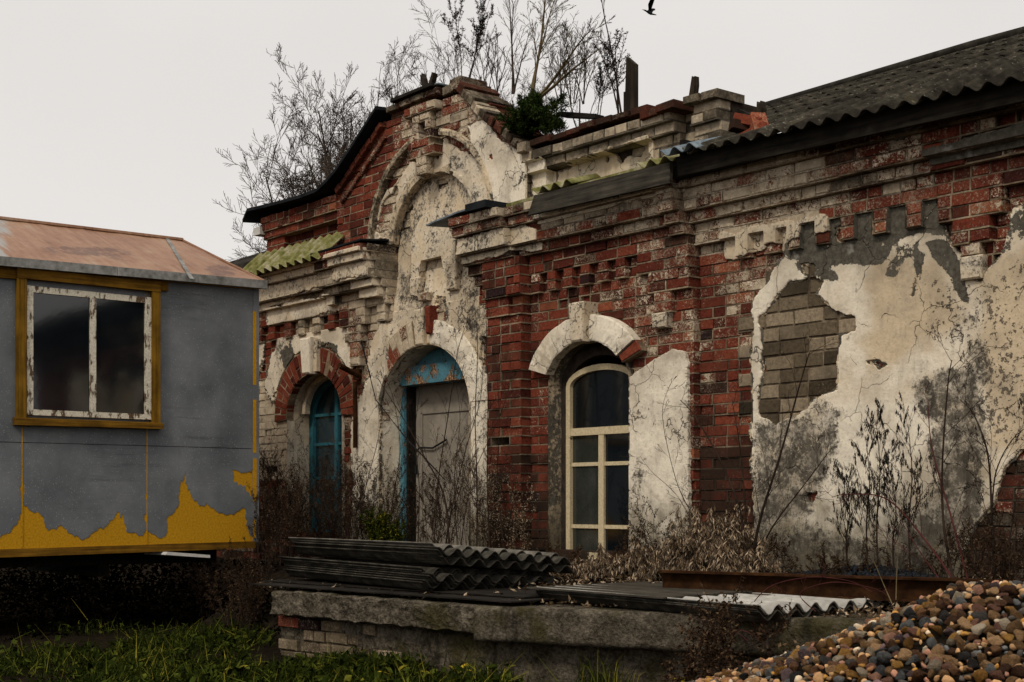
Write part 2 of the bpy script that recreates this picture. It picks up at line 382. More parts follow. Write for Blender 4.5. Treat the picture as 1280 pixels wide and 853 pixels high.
# ================================================================== the brick building
rnd = random.Random(7)
B = thing('brick_building', 'long crumbling one storey red brick building with flaking white plaster and an arched central gable', 'building', (0, 0, 0))
OPEN = np.nan
W_C, W_A, W_B, W_Z = .745, .47, .34, 1.44         # right window: half ellipse over jambs
L_C, L_A, L_B, L_Z = -3.36, .53, .42, 1.40        # left window
D_C, D_A, D_B, D_Z = -1.49, .68, .58, 1.36        # doorway
def in_open(u, z, c, a, b, zs, z0, g=0.0):
    e = ((u - c) / (a + .03)) ** 2 + ((z - zs) / (b + .055)) ** 2
    return ((np.abs(u - c) < a + .012) & (z <= zs) & (z > z0)) | ((z > zs) & (e < 1))
GU = [-4.36, -4.35, -2.86, -2.70, -1.99, -1.90, -.89, -.86, -.64, 0.0, .02, .5, 1.0, 1.45, 1.46, 1.86, 1.87, 2.13, 2.14]
GZ = [2.9, 3.55, 3.53, 3.60, 4.06, 4.11, 4.09, 4.085, 3.88, 3.39, 3.40, 3.38, 3.40, 3.40, 3.33, 3.33, 3.37, 3.37, 2.9]
DENT = [(-6.4 + .28 * i, .14) for i in range(9)] + [(-3.82, .14), (-3.55, .14), (-3.27, .14), (-2.98, .12), (-2.1, .14), (-.78, .12)] + [(.14 + .2 * i, .11) for i in range(6)] + \
       [(2.33, .12), (2.58, .12), (2.78, .12), (3.02, .12), (3.22, .12), (3.48, .12), (3.73, .12), (4.55, .12), (4.8, .12), (5.05, .12), (5.3, .12), (5.55, .12), (5.8, .12)]
def in_niche(u, z): return ((np.abs(u + 1.33) < .66) & (z <= 2.85) & (z > 2.2)) | ((z > 2.85) & (((u + 1.33) / .66) ** 2 + ((z - 2.85) / .63) ** 2 < 1))
def in_outer(u, z): return (((u + 1.33) / .95) ** 2 + ((z - 2.93) / .88) ** 2 < 1) & (z > 2.5)
def P(u, z):
    """how far the face of the wall stands out at (u, z); nan = nothing there"""
    u, z = np.broadcast_arrays(np.asarray(u, float), np.asarray(z, float))
    p = np.where(u > 1.86, -.06, 0.0)
    p = np.where((u > -2.06) & (u < -.43) & (z < 2.25), -.045, p)
    nich = in_niche(u, z)
    low = z < 2.905
    # cornice
    prof = np.select([z < 2.21, z < 2.366, z < 2.52, z < 2.597, z < 2.751, z < 2.828], [0, 0, .055, .11, .175, .225], .265)
    d = np.zeros(u.shape)
    for c, w in DENT: d = np.where((np.abs(u - c) < w / 2) & (z >= 2.21) & (z < 2.366), .055, d)
    p = np.where(low, p + prof + d, p)
    secL = (u > -2.92) & (u < -2.02); secR = (u > -.92) & (u < -.0)
    p = np.where(low & (secL | secR) & (z > 2.43), p + .07, p)
    # piers and hanging corbels
    def corb(p, u0, u1, z0, z1, add): return np.where((u > u0) & (u < u1) & (z >= z0) & (z < z1), add, p)
    p = np.where((u > -.43) & (u < .02) & (z < 2.21), .10, p)
    p = corb(p, -.43, .07, 2.21, 2.52, .155); p = corb(p, -.43, -.12, 2.05, 2.21, .12)
    p = np.where((u > 1.70) & (u < 1.86) & (z > 2.21) & low, p + .04, p)
    p = corb(p, 1.33, 1.86, 2.21, 2.443, .06); p = corb(p, 1.45, 1.86, 2.06, 2.21, .055); p = corb(p, 1.5, 1.68, 1.9, 2.06, .05)
    p = corb(p, 3.90, 4.34, 2.21, 2.443, .005); p = corb(p, 4.0, 4.26, 2.06, 2.21, .005); p = corb(p, 4.05, 4.19, 1.98, 2.06, .005)
    p = corb(p, -2.80, -2.34, 2.21, 2.52, .075); p = corb(p, -2.70, -2.42, 2.06, 2.21, .07); p = corb(p, -2.63, -2.46, 1.83, 2.06, .06)
    p = np.where(nich & low, -.055 - .04 * sstep(2.28, 2.6, z), p)
    # above the cornice
    hi = ~low
    g = (u > -2.86) & (u < 0)
    ph = np.zeros(u.shape)
    ph = np.where(g, np.where(in_outer(u, z), .0, .06), ph)
    ph = np.where(nich, -.095, ph)
    cross = ((u > -1.56) & (u < -1.16) & (z > 3.60) & (z < 3.72)) | ((u > -1.50) & (u < -1.22) & (z >= 3.72) & (z < 4.0)) | ((u > -1.44) & (u < -1.29) & (z > 3.42) & (z < 3.6))
    ph = np.where(cross & hi, .12, ph)
    ph = np.where((u > -1.60) & (u < -1.12) & (z >= 4.0) & (z < 4.09), .14, ph)
    lp = (u <= -2.86)
    ph = np.where(lp, .0, ph); ph = np.where(lp & (u > -3.98) & (u < -2.95) & (z > 2.98) & (z < 3.26), -.07, ph)
    ph = np.where(lp & (z > 3.29), .04, ph); ph = np.where(lp & (z > 3.37), .075, ph)
    rp = (u >= 0) & (u < 1.70)
    ph = np.where(rp, -.02, ph); ph = np.where(rp & (u > .22) & (u < 1.40) & (z > 2.98) & (z < 3.21), -.09, ph)
    ph = np.where(rp & (z > 3.20), .03, ph); ph = np.where(rp & (z > 3.28), .08, ph); ph = np.where(rp & (z > 3.35), .05, ph)
    ph = np.where((u >= 1.70) & (u < 1.87), -.08, ph)
    ph = np.where((u >= 1.87), .0, ph); ph = np.where((u >= 1.87) & (z > 3.20), .05, ph); ph = np.where((u >= 1.87) & (z > 3.29), .02, ph)
    p = np.where(hi, ph, p)
    zt = np.interp(u, GU, GZ, left=2.9, right=2.9)
    p = np.where(hi & (z > zt), OPEN, p)
    for (c, a, b, zs, z0) in ((W_C, W_A, W_B, W_Z, .14), (L_C, L_A, L_B, L_Z, .18), (D_C, D_A, D_B, D_Z, -1)):
        p = np.where(in_open(u, z, c, a, b, zs, z0), OPEN, p)
    p = np.where((u > -1.40) & (u < -1.31) & (z > 3.76) & (z < 3.94), OPEN, p)
    return p
# ---- what is left of paint and where the grime sits, measured on the facade
PAINT = [  # polygon, whitewash, grime, soft edge
 ([(320,340),(480,285),(490,400),(430,420),(320,410)], .78, .26, 14),
 ([(325,398),(360,395),(352,480),(325,480)], .06, .05, 6),
 ([(322,478),(362,470),(365,600),(322,600)], .86, .05, 10),
 ([(398,425),(440,410),(440,380),(398,395)], .2, .1, 8),
 ([(435,370),(476,365),(476,430),(462,480),(440,470)], .62, .1, 6),
 ([(436,480),(470,470),(462,560),(438,590)], .45, .2, 8),
 ([(330,255),(440,240),(440,330),(330,335)], .20, .08, 8),
 ([(440,235),(495,130),(520,150),(500,220),(470,260),(460,310),(430,310)], .24, .12, 10),
 ([(500,130),(600,95),(625,170),(600,200),(560,180),(525,190),(498,215)], .54, .1, 10),
 ([(600,110),(670,180),(670,215),(620,165)], .52, .18, 8),
 ([(484,420),(484,250),(520,200),(560,190),(600,240),(610,300),(600,420)], .60, .06, 10),
 ([(620,200),(960,100),(960,235),(660,290)], .86, .34, 8),
 ([(575,285),(690,255),(700,330),(575,345)], .45, .2, 8),
 ([(660,250),(880,200),(880,300),(790,310),(770,290),(690,300)], .56, .18, 14),
 ([(690,262),(800,238),(800,252),(690,285)], .80, .22, 6),
 ([(800,290),(880,270),(880,330),(820,340)], .50, .2, 10),
 ([(600,320),(760,300),(820,330),(830,420),(700,420),(700,700),(600,700)], .26, .14, 16),
 ([(640,420),(668,420),(664,690),(600,690),(606,440)], .10, .22, 6),
 ([(665,560),(690,560),(690,700),(600,700),(600,600)], .14, .38, 20),
 ([(735,345),(875,330),(875,470),(845,440),(800,440),(790,400)], .42, .04, 10),
 ([(862,430),(880,430),(880,700),(862,700)], .34, .42, 6),
 ([(866,220),(1040,180),(1030,270),(980,300),(868,330)], .62, -.02, 14),
 ([(1030,180),(1290,110),(1290,260),(1030,290)], .46, .22, 16),
 ([(1040,225),(1165,195),(1165,240),(1040,262)], .62, .2, 8),
 ([(1110,215),(1290,180),(1290,200),(1110,235)], .62, .2, 6),
 ([(1165,200),(1290,170),(1290,320),(1165,330)], .36, .16, 10),
 ([(875,330),(945,320),(945,460),(875,460)], .38, .10, 10),
 ([(875,450),(940,440),(940,580),(875,580)], .26, .26, 10),
 ([(875,560),(940,560),(940,720),(875,720)], .14, .55, 14),
 ([(1190,560),(1300,540),(1300,760),(1190,760)], .34, .48, 10),
]
def paint_at(u, y, z):
    px, py = proj(np.asarray(u, float), np.asarray(y, float), np.asarray(z, float))
    pa = np.full(px.shape, .35); di = np.full(px.shape, .15)
    for poly, a, d, s in PAINT:
        w = sstep(-s, s, sdf_poly(px, py, poly)); pa = pa + (a - pa) * w; di = di + (d - di) * w
    zz = np.asarray(z, float)
    di = di + .25 * sstep(.5, .0, zz)
    return pa, di
ROW0, RH = .056, .077
parts = {k: (MB(), MB()) for k in ('wall', 'cornice', 'gable', 'parapet', 'parapet ')}
core = MB()
bricks = []
uu = np.arange(-6.6, 6.8, .01) + .005
GREY = [(945,398),(958,376),(966,368),(985,352),(1010,345),(1025,352),(1018,365),(1035,385),(1062,395),(1064,412),(1044,418),(1044,488),(1015,498),(1000,512),(985,522),(965,528),(945,520)]
for k in range(-2, 58):
    zb = ROW0 + RH * k; zm = zb + RH / 2
    p = P(uu, np.full(uu.shape, zm))
    pr = np.where(np.isnan(p), -9, np.round(p, 3))
    cuts = np.flatnonzero(np.diff(pr)) + 1
    st = np.r_[0, cuts]; en = np.r_[cuts, len(uu)]
    off = 0 if k % 2 else .125
    for a, b in zip(st, en):
        if pr[a] < -8: continue
        u0, u1, pp = uu[a] - .005, uu[b - 1] + .005, float(pr[a])
        if u1 - u0 < .025: continue
        kind = 'wall' if zm < 2.2 else 'cornice' if zm < 2.905 else 'gable' if (u0 < -.02 and u1 > -2.9) else 'parapet' if u0 > -1 else 'parapet '
        core.box((u0, .10, zb), (u1, .42, zb + RH))
        # lay the run
        x = u0
        if u1 - u0 < .2: marks = [u0, u1]
        else:
            marks = [u0]
            first = ((math.floor((u0 - off) / .25) + 1) * .25 + off)
            t = first if first - u0 > .05 else first + .25
            while t < u1 - .05:
                if rnd.random() < .34 and t - marks[-1] > .2: marks.append(t - .125 + rnd.uniform(-.012, .012))
                marks.append(t + rnd.uniform(-.012, .012)); t += .25
            marks.append(u1)
        for x0, x1 in zip(marks[:-1], marks[1:]):
            if x1 - x0 < .02: continue
            bricks.append((kind, x0, x1, zb, pp, x1 == marks[-1]))
ba = np.array([(b[1] + b[2]) / 2 for b in bricks]); by = np.array([-b[4] for b in bricks]); bz = np.array([b[3] + RH / 2 for b in bricks])
pa, di = paint_at(ba, by, bz)
bpx, bpyy = proj(ba, by, bz)
gsd = sdf_poly(bpx, bpyy, GREY)
ero = fbm(ba * 1.6, bz * 1.6, 5)
for i, (kind, x0, x1, zb, pp, last) in enumerate(bricks):
    mb, mo = parts[kind]
    r = rnd.random()
    proud = pp > .05
    lost = r < (.012 if not proud else .016)
    chip = rnd.uniform(.0, .004)
    if r > .9: chip = rnd.uniform(.006, .022)
    if ero[i] > .66 and rnd.random() < .4: chip += rnd.uniform(.005, .03)
    top = zb > 3.3
    grey = gsd[i] > 4
    tone = min(1, max(0, rnd.gauss(.5, .2)))
    # mortar: bed below and joint at the right end
    ym = -pp + rnd.uniform(.004, .011) + (.012 if rnd.random() < .14 else 0)
    c = (tone, float(pa[i]), float(di[i]), 0.0)
    mo.hexa([(x0, ym, zb - .004), (x1, ym, zb - .004), (x1, ym, zb + .007), (x0, ym, zb + .007)], [(x0, .12, zb - .004), (x1, .12, zb - .004), (x1, .12, zb + .007), (x0, .12, zb + .007)], c)
    if x1 - x0 > .05 and not last: mo.hexa([(x1 - .005, ym, zb + .007), (x1 + .005, ym, zb + .007), (x1 + .005, ym, zb + RH - .004), (x1 - .005, ym, zb + RH - .004)], [(x1 - .005, .12, zb + .007), (x1 + .005, .12, zb + .007), (x1 + .005, .12, zb + RH - .004), (x1 - .005, .12, zb + RH - .004)], c)
    if lost and not grey: continue
    g = .0045
    c = (tone, float(np.clip(pa[i] + rnd.gauss(0, .09), 0, .97)), float(di[i] + rnd.gauss(0, .12)), 1.0 if grey else 0.0)
    j = lambda: rnd.uniform(-.0045, .0045)
    jy = lambda: rnd.uniform(-.003, .003)
    yf = -pp + chip
    droop = rnd.uniform(-.012, .012) if top else 0
    fr = [(x0 + g + j(), yf + jy(), zb + g + j() * .6 + droop), (x1 - g + j(), yf + jy(), zb + g + j() * .6), (x1 - g + j(), yf + jy(), zb + RH - g + j() * .6), (x0 + g + j(), yf + jy(), zb + RH - g + j() * .6 + droop)]
    bk = [(q[0], .14, q[2]) for q in fr]
    mb.hexa(fr, bk, c, ch=rnd.uniform(.004, .013))
for k, (mb, mo) in parts.items():
    o = mb.build(k.strip(), M['brick'], B)
    mo.build('mortar', M['mortar'], o)
core.build('wall_core', M['core'], B)
# the larger grey blocks of the bricked up window
gb = MB(); gm = MB()
for r in range(11):
    zb = 1.02 + r * .098
    x = 2.36 - (r % 2) * .12
    while x < 3.36:
        w = rnd.choice((.25, .25, .25, .13)); q0, q1 = x, x + w; x = q1
        mx, my = proj((q0 + q1) / 2, -.0, zb + .05)
        if sdf_poly(np.array([mx]), np.array([my]), GREY)[0] < -22: continue
        y = .046 + rnd.uniform(0, .008); g = .005
        c = (min(1, max(0, rnd.gauss(.5, .36))), .10, rnd.gauss(.08, .16), 1.0)
        jj = lambda: rnd.uniform(-.003, .003)
        fr = [(q0 + g + jj(), y, zb + g + jj()), (q1 - g + jj(), y, zb + g + jj()), (q1 - g + jj(), y, zb + .098 - g + jj()), (q0 + g + jj(), y, zb + .098 - g + jj())]
        gb.hexa(fr, [(a, .12, b_) for a, _, b_ in fr], c, ch=.009)
        gm.box((q0 - .006, y + .012, zb - .006), (q1 + .006, .118, zb + .104), (.5, .0, .25, 0))
o = gb.build('block_infill', M['brick'], B, label='patch of larger grey blocks filling an old window')
gm.build('mortar', M['mortar'], o)
# ------------------------------------------------------------------ plaster coats with ragged edges
def slab(name, u0, u1, z0, z1, f, yb, at, thick=.02, res=.011, seed=1, mat='plaster', parent=B, label=None, wob=.005):
    """f(U,Z) > 0 where plaster is left; yb(U,Z) the face it clings to; at(U,Z) -> 4 attributes"""
    nu = int((u1 - u0) / res) + 2; nz = int((z1 - z0) / res) + 2
    U, Z = np.meshgrid(np.linspace(u0, u1, nu), np.linspace(z0, z1, nz), indexing='ij')
    V = f(U, Z)
    V[0, :] = V[-1, :] = -1; V[:, 0] = V[:, -1] = -1
    V = np.where(V == 0, 1e-6, V)
    Y0 = yb(U, Z)
    Y = Y0 - thick - wob * 2 * (fbm(U * 3, Z * 3, seed + 3) - .5) - wob * .8 * (fbm(U * 14, Z * 14, seed + 9) - .5)
    A = [np.clip(a, 0, 1) for a in at(U, Z)]
    ins = V > 0
    verts = []; cols = []; idx = -np.ones(U.shape, int)
    ii = np.argwhere(ins)
    idx[ins] = np.arange(len(ii))
    verts = np.stack([U[ins], Y[ins], Z[ins]], 1).tolist()
    cols = np.stack([a[ins] if np.ndim(a) else np.full(len(ii), a) for a in A], 1).tolist()
    faces = []
    full = ins[:-1, :-1] & ins[1:, :-1] & ins[1:, 1:] & ins[:-1, 1:]
    for i, j in np.argwhere(full): faces.append((int(idx[i, j]), int(idx[i + 1, j]), int(idx[i + 1, j + 1]), int(idx[i, j + 1])))
    anyi = (ins[:-1, :-1] | ins[1:, :-1] | ins[1:, 1:] | ins[:-1, 1:]) & ~full
    cache = {}
    Af = [np.broadcast_to(a, U.shape) for a in A]
    def cross(p, q):
        key = (p, q) if p < q else (q, p)
        if key in cache: return cache[key]
        t = V[p] / (V[p] - V[q]); t = min(.98, max(.02, t))
        u = U[p] + (U[q] - U[p]) * t; z = Z[p] + (Z[q] - Z[p]) * t
        y = Y[p] + (Y[q] - Y[p]) * t + thick * .25; yy = max(Y0[p], Y0[q]) + .012
        verts.append([u, y, z]); c = [float(a[p]) for a in Af]; cols.append(c)
        verts.append([u, yy, z]); cols.append(c)
        cache[key] = len(verts) - 2; return cache[key]
    for i, j in np.argwhere(anyi):
        i = int(i); j = int(j)
        ring = [(i, j), (i + 1, j), (i + 1, j + 1), (i, j + 1)]
        poly = []; ex = []
        for k in range(4):
            p, q = ring[k], ring[(k + 1) % 4]
            if ins[p]: poly.append(int(idx[p]))
            if ins[p] != ins[q]:
                c = cross(p, q); poly.append(c); ex.append((c, bool(ins[p])))
        if len(poly) >= 3: faces.append(tuple(poly))
        # skirt from each exit to the following entry
        n = len(ex)
        for k in range(n):
            if ex[k][1]:
                a, b = ex[k][0], ex[(k + 1) % n][0]
                faces.append((b, a, a + 1, b + 1))
    me = bpy.data.meshes.new(name); me.from_pydata(verts, [], faces)
    ca = me.color_attributes.new('bk', 'FLOAT_COLOR', 'POINT'); ca.data.foreach_set('color', np.array(cols, np.float32).ravel())
    me.materials.append(M[mat]); me.update()
    return link(name, me, parent, label)
def px_f(polys, holes=(), amp=5, seed=3, y=0.0, fine=2.2):
    def f(U, Z):
        X, Yp = proj(U, np.full(U.shape, y), Z)
        s = np.full(U.shape, -1e9)
        for p in polys: s = np.maximum(s, sdf_poly(X, Yp, p))
        for h in holes: s = np.minimum(s, -sdf_poly(X, Yp, h))
        return s + amp * 2 * (fbm(U * 7, Z * 7, seed, 4) - .5) + fine * 2 * (fbm(U * 40, Z * 40, seed + 5, 3) - .5)
    return f
def px_at(white=.5, stain=(), moss=(), pits=(), y=0.0, w2=(), s0=0.0, m0=0.0, p0=0.0):
    def f(U, Z):
        X, Yp = proj(U, np.full(U.shape, y), Z)
        def acc(base, lst):
            v = np.full(U.shape, float(base))
            for poly, a, s in lst: w = sstep(-s, s, sdf_poly(X, Yp, poly)); v = v + (a - v) * w
            return v
        return acc(white, w2), acc(s0, stain), acc(m0, moss), acc(p0, pits)
    return f
face = lambda d=0.0: (lambda U, Z: -np.nan_to_num(P(U, Z), nan=0.0) + d)
def not_open(f, c, a, b, zs, z0, g):
    def h(U, Z):
        e = np.sqrt(((U - c) / (a + g)) ** 2 + (np.maximum(Z - zs, 0) / (b + g)) ** 2) - 1
        e = np.where(Z < z0, 1, e)
        return np.minimum(f(U, Z), e * 80)
    return h
# big blind panel on the right
R_OUT = [(936,378),(948,362),(958,350),(962,335),(975,318),(975,290),(1010,270),(1165,235),(1178,300),(1195,318),(1200,345),(1222,352),(1245,318),(1252,295),(1262,260),(1480,200),(1480,560),(1300,556),(1270,562),(1250,585),(1238,625),(1215,655),(1200,690),(1195,760),(936,760)]
CEM = [([(970,310),(1000,270),(1185,225),(1188,296),(1150,290),(1120,300),(1096,334),(1060,328),(1030,336),(1000,345)], .78, 6), ([(1100,345),(1118,306),(1145,298),(1148,314),(1130,326),(1114,350)], .58, 6), ([(1150,300),(1182,298),(1202,338),(1210,385),(1196,378),(1180,345),(1160,325)], .72, 5), ([(1138,316),(1153,316),(1149,352),(1139,348)], .7, 4), ([(1215,330),(1290,230),(1290,290),(1240,330)], .6, 8), ([(1000,340),(1040,335),(1050,352),(1010,352)], .62, 5)]
STN = [([(936,528),(1000,515),(1020,495),(1045,515),(1048,560),(1030,600),(1010,640),(975,655),(936,655)], .74, 16),
      ([(1130,480),(1170,462),(1215,455),(1225,500),(1232,560),(1225,640),(1190,690),(1120,690),(1100,680),(1140,640),(1168,600),(1150,560),(1165,530),(1140,510)], .84, 14),
      ([(1195,395),(1218,390),(1240,470),(1225,490),(1205,440)], .62, 6),
      ([(936,655),(1010,655),(1100,680),(1210,690),(1210,760),(936,760)], .66, 14),
      ([(1165,340),(1200,370),(1215,420),(1190,440),(1175,400)], .28, 12)]
f = px_f([R_OUT], [GREY, [(1139,345),(1142,352),(1138,374),(1133,370),(1135,355)], [(1080,452),(1092,450),(1106,455),(1095,459)], [(1002,615),(1014,617),(1013,630),(1003,629)], [(1040,285),(1052,282),(1050,300),(1042,300)], [(998,330),(1014,328),(1012,345),(1000,342)]], 5, 3)
fp_ = f
f = lambda U, Z: np.minimum(fp_(U, Z), np.where((P(U, Z) > -.04) & (Z > 1.9), -6, 90))
slab('undercoat', 2.3, 6.5, .02, 2.44, lambda U, Z: f(U, Z) + 1.0 + 9 * (fbm(U * 9, Z * 9, 301, 4) - .38), face(), px_at(.15, m0=.52, s0=.22, p0=.4), .012, seed=44)
slab('plaster', 2.3, 6.5, .02, 2.44, f, face(), px_at(.60, STN, CEM, [([(1195,380),(1300,300),(1300,560),(1235,560)], .8, 10), ([(1150,340),(1220,340),(1220,440),(1150,420)], .7, 14)], w2=[([(1040,520),(1140,505),(1150,560),(1100,660),(1030,650)], .95, 25), ([(936,370),(1000,310),(1050,350),(960,370),(945,540),(936,560)], .8, 8), ([(1220,330),(1300,300),(1300,560),(1235,560)], .2, 10), ([(1090,320),(1160,330),(1200,400),(1080,470)], .15, 20)]), .026, label='large stained cream plaster panel')
# jamb of the right window
f = px_f([[(700,482),(700,700),(690,700)], [(790,472),(800,463),(843,436),(858,440),(862,455),(864,720),(787,720)]], (), 2.2, 11, fine=1.2)
slab('plaster', W_C + W_A - .005, 1.9, .02, 1.75, f, lambda U, Z: np.zeros(U.shape), px_at(.80, [([(787,560),(815,570),(812,640),(790,640)], .36, 10), ([(787,470),(800,470),(800,540),(787,540)], .2, 8)], [([(800,650),(864,640),(864,720),(790,720)], .25, 20)], [([(790,470),(860,440),(862,560),(800,560)], .35, 30)]), .028, seed=4, label='smooth pale plaster beside the right window')
# door bay
BAY = [(487,405),(487,290),(500,262),(520,232),(545,214),(572,222),(592,248),(600,275),(600,330),(608,372),(626,395),(634,415),(620,440),(616,470),(622,520),(614,600),(612,720),(436,720),(444,600),(440,540),(452,500),(464,470),(462,455),(470,425),(478,405)]
holes = [[(541,370),(552,372),(556,400),(548,430),(540,400)], [(600,420),(612,425),(606,470),(598,450)], [(497,262),(512,258),(508,285),(498,290)]]
f = not_open(px_f([BAY], holes, 4, 21), D_C, D_A, D_B, D_Z, -1, .01)
def bay_y(U, Z):
    r = np.where(Z < 2.28, .045 * sstep(-2.12, -1.98, U), 0.055 + .04 * sstep(2.28, 2.6, Z))
    return np.where((U < -2.05), 0.0, r)
slab('undercoat', -2.66, -.44, .02, 2.62, lambda U, Z: f(U, Z) + 1.0 + 9 * (fbm(U * 9, Z * 9, 303, 4) - .38), bay_y, px_at(.15, m0=.5, s0=.25, p0=.4), .013, seed=46)
slab('plaster', -2.66, -.44, .02, 2.62, f, bay_y, px_at(.42, [([(488,330),(505,300),(522,330),(515,375),(498,385)], .58, 8), ([(570,355),(604,370),(606,430),(585,430)], .55, 10), ([(590,430),(620,430),(612,560),(596,560)], .4, 8), ([(440,600),(620,600),(620,720),(440,720)], .4, 30), ([(518,380),(562,378),(558,410),(520,410)], .55, 8)],
     [([(500,390),(560,380),(560,420),(520,425)], .3, 10)], [([(490,330),(600,330),(610,470),(580,440),(480,430)], .55, 20)], w2=[([(440,480),(510,430),(505,690),(440,690)], .75, 15), ([(584,470),(620,440),(614,640),(584,640)], .75, 10)], s0=.2), .03, seed=6, label='patched plaster of the door bay')
f0 = px_f([BAY], [[(497,262),(512,258),(508,285),(498,290)], [(540,225),(552,222),(560,232),(545,236)]], 4, 23, y=.05)
slab('plaster', -2.0, -.66, 2.60, 3.5, lambda U, Z: np.minimum(f0(U, Z), np.where(in_niche(U, Z), 90, -6)), lambda U, Z: np.full(U.shape, .095), px_at(.38, [([(488,300),(510,260),(520,300)], .5, 10)], [], [([(485,210),(600,210),(600,330),(485,330)], .45, 10)], s0=.36), .02, seed=8)
# ring between the two blind arches
RG = [[(558,176),(590,193),(612,225),(624,262),(616,290),(600,300),(600,268),(590,243),(570,222),(548,208)], [(468,300),(476,258),(500,222),(522,196),(540,185),(548,208),(528,218),(506,240),(492,270),(486,300)]]
f1 = px_f(RG, [[(478,250),(495,232),(500,262),(485,300),(474,290)]], 6, 31)
slab('plaster', -2.3, -.4, 2.91, 3.82, lambda U, Z: np.minimum(f1(U, Z), np.where(in_outer(U, Z) & ~in_niche(U, Z), 90, -6)), lambda U, Z: np.zeros(U.shape), px_at(.5, [([(466,300),(540,180),(548,210),(490,300)], .42, 10), ([(560,180),(625,260),(610,300),(596,262),(570,220)], .38, 9)], [], [], s0=.2), .016, seed=12)
# spandrel, parapet, odd remains
f = px_f([[(592,160),(612,152),(635,178),(655,190),(666,198),(666,262),(640,270),(626,272),(624,248),(614,215),(602,192)]], [[(618,194),(624,194),(624,202),(618,202)]], 3, 41)
slab('plaster', -1.05, .05, 2.93, 3.95, lambda U, Z: np.minimum(f(U, Z), np.where(in_outer(U, Z), -6, 90)), lambda U, Z: np.full(U.shape, -.06), px_at(.72, [([(600,150),(640,185),(640,200),(600,180)], .3, 10)], [([(655,205),(668,205),(668,262),(655,262)], .3, 5)], [([(600,150),(665,200),(665,270)], .4, 20)], s0=.12), .012, seed=14)
f2 = px_f([[(690,214),(834,162),(836,200),(690,252)]], [[(760,188),(797,180),(792,194),(778,192),(766,204)], [(822,160),(836,158),(836,200),(824,200)], [(748,192),(754,194),(752,204),(748,202)]], 4, 51)
slab('plaster', .2, 1.45, 2.93, 3.24, f2, face(), px_at(.42, [([(690,240),(836,195),(836,205),(690,256)], .45, 5)], [], [], s0=.2), .018, seed=16)
f = px_f([[(664,203),(692,196),(690,260),(664,268)]], (), 3, 55)
slab('plaster', 0, .26, 2.93, 3.3, f, face(), px_at(.62, (), [([(664,200),(676,200),(676,268),(664,268)], .35, 4)], s0=.15), .012, seed=18)
LW = [(343,440),(352,415),(366,400),(385,410),(398,400),(432,392),(442,425),(440,462),(424,448),(408,436),(386,432),(372,446),(356,470),(343,500),(334,485)]
f = not_open(px_f([LW, [(322,400),(331,400),(331,450),(322,470)]], [[(398,432),(412,430),(420,442),(404,444)]], 5, 61), L_C, L_A, L_B, L_Z, 0, .27)
slab('undercoat', -4.6, -2.5, 1.2, 2.23, lambda U, Z: f(U, Z) + 1.0 + 9 * (fbm(U * 9, Z * 9, 305, 4) - .38), lambda U, Z: np.zeros(U.shape), px_at(.15, m0=.5, s0=.2, p0=.4), .012, seed=47)
slab('plaster', -4.6, -2.5, 1.2, 2.23, f, lambda U, Z: np.zeros(U.shape), px_at(.6, [([(345,415),(370,415),(370,460),(345,480)], .45, 8)], [([(352,440),(366,425),(372,445),(356,465)], .8, 4), ([(398,425),(425,430),(425,445),(400,440)], .6, 4)], s0=.12), .026, seed=20)
# mouldings of the cornice still under their coat
def fascia(name, poly, u0, u1, z0, z1, white, seed, moss=0.0, stain=.36, amp=4, thick=.012, label=None):
    f = px_f([poly], (), amp, seed, y=-.18)
    slab(name, u0, u1, z0, z1, f, face(), px_at(white, y=-.18, s0=stain, m0=moss, p0=.2), thick, res=.0096, seed=seed, wob=.003, label=label)
fascia('plaster', [(322,350),(425,316),(426,346),(322,386)], -4.6, -2.92, 2.53, 2.87, .40, 71, stain=.36)
fascia('plaster', [(424,312),(490,296),(490,338),(424,352)], -2.93, -2.02, 2.6, 2.87, .42, 73, stain=.34)
fascia('plaster', [(322,385),(440,362),(440,380),(322,410)], -4.6, -2.8, 2.37, 2.56, .5, 74, stain=.2, amp=7)
fascia('plaster', [(440,352),(488,340),(488,372),(440,372)], -2.8, -2.02, 2.3, 2.62, .5, 75, stain=.24)
fascia('plaster', [(580,300),(655,282),(700,290),(694,300),(672,318),(650,312),(580,332)], -.92, .32, 2.53, 2.75, .45, 77, stain=.34, amp=3)
fascia('plaster', [(1146,186),(1290,146),(1290,188),(1148,215)], 3.66, 6.6, 2.55, 2.75, .2, 79, moss=.95, amp=3, label='dark cement patch on the cornice')
fascia('plaster', [(1100,168),(1150,148),(1150,158),(1112,176)], 3.4, 4.0, 2.72, 2.84, .2, 81, moss=.95, amp=3)
fascia('plaster', [(668,268),(800,238),(866,226),(866,240),(800,250),(672,288)], .0, 1.9, 2.72, 2.88, .5, 83, stain=.28, amp=6)
fascia('plaster', [(880,290),(1010,262),(1020,280),(960,300),(880,318)], 1.9, 3.1, 2.2, 2.5, .42, 85, stain=.34, amp=7)
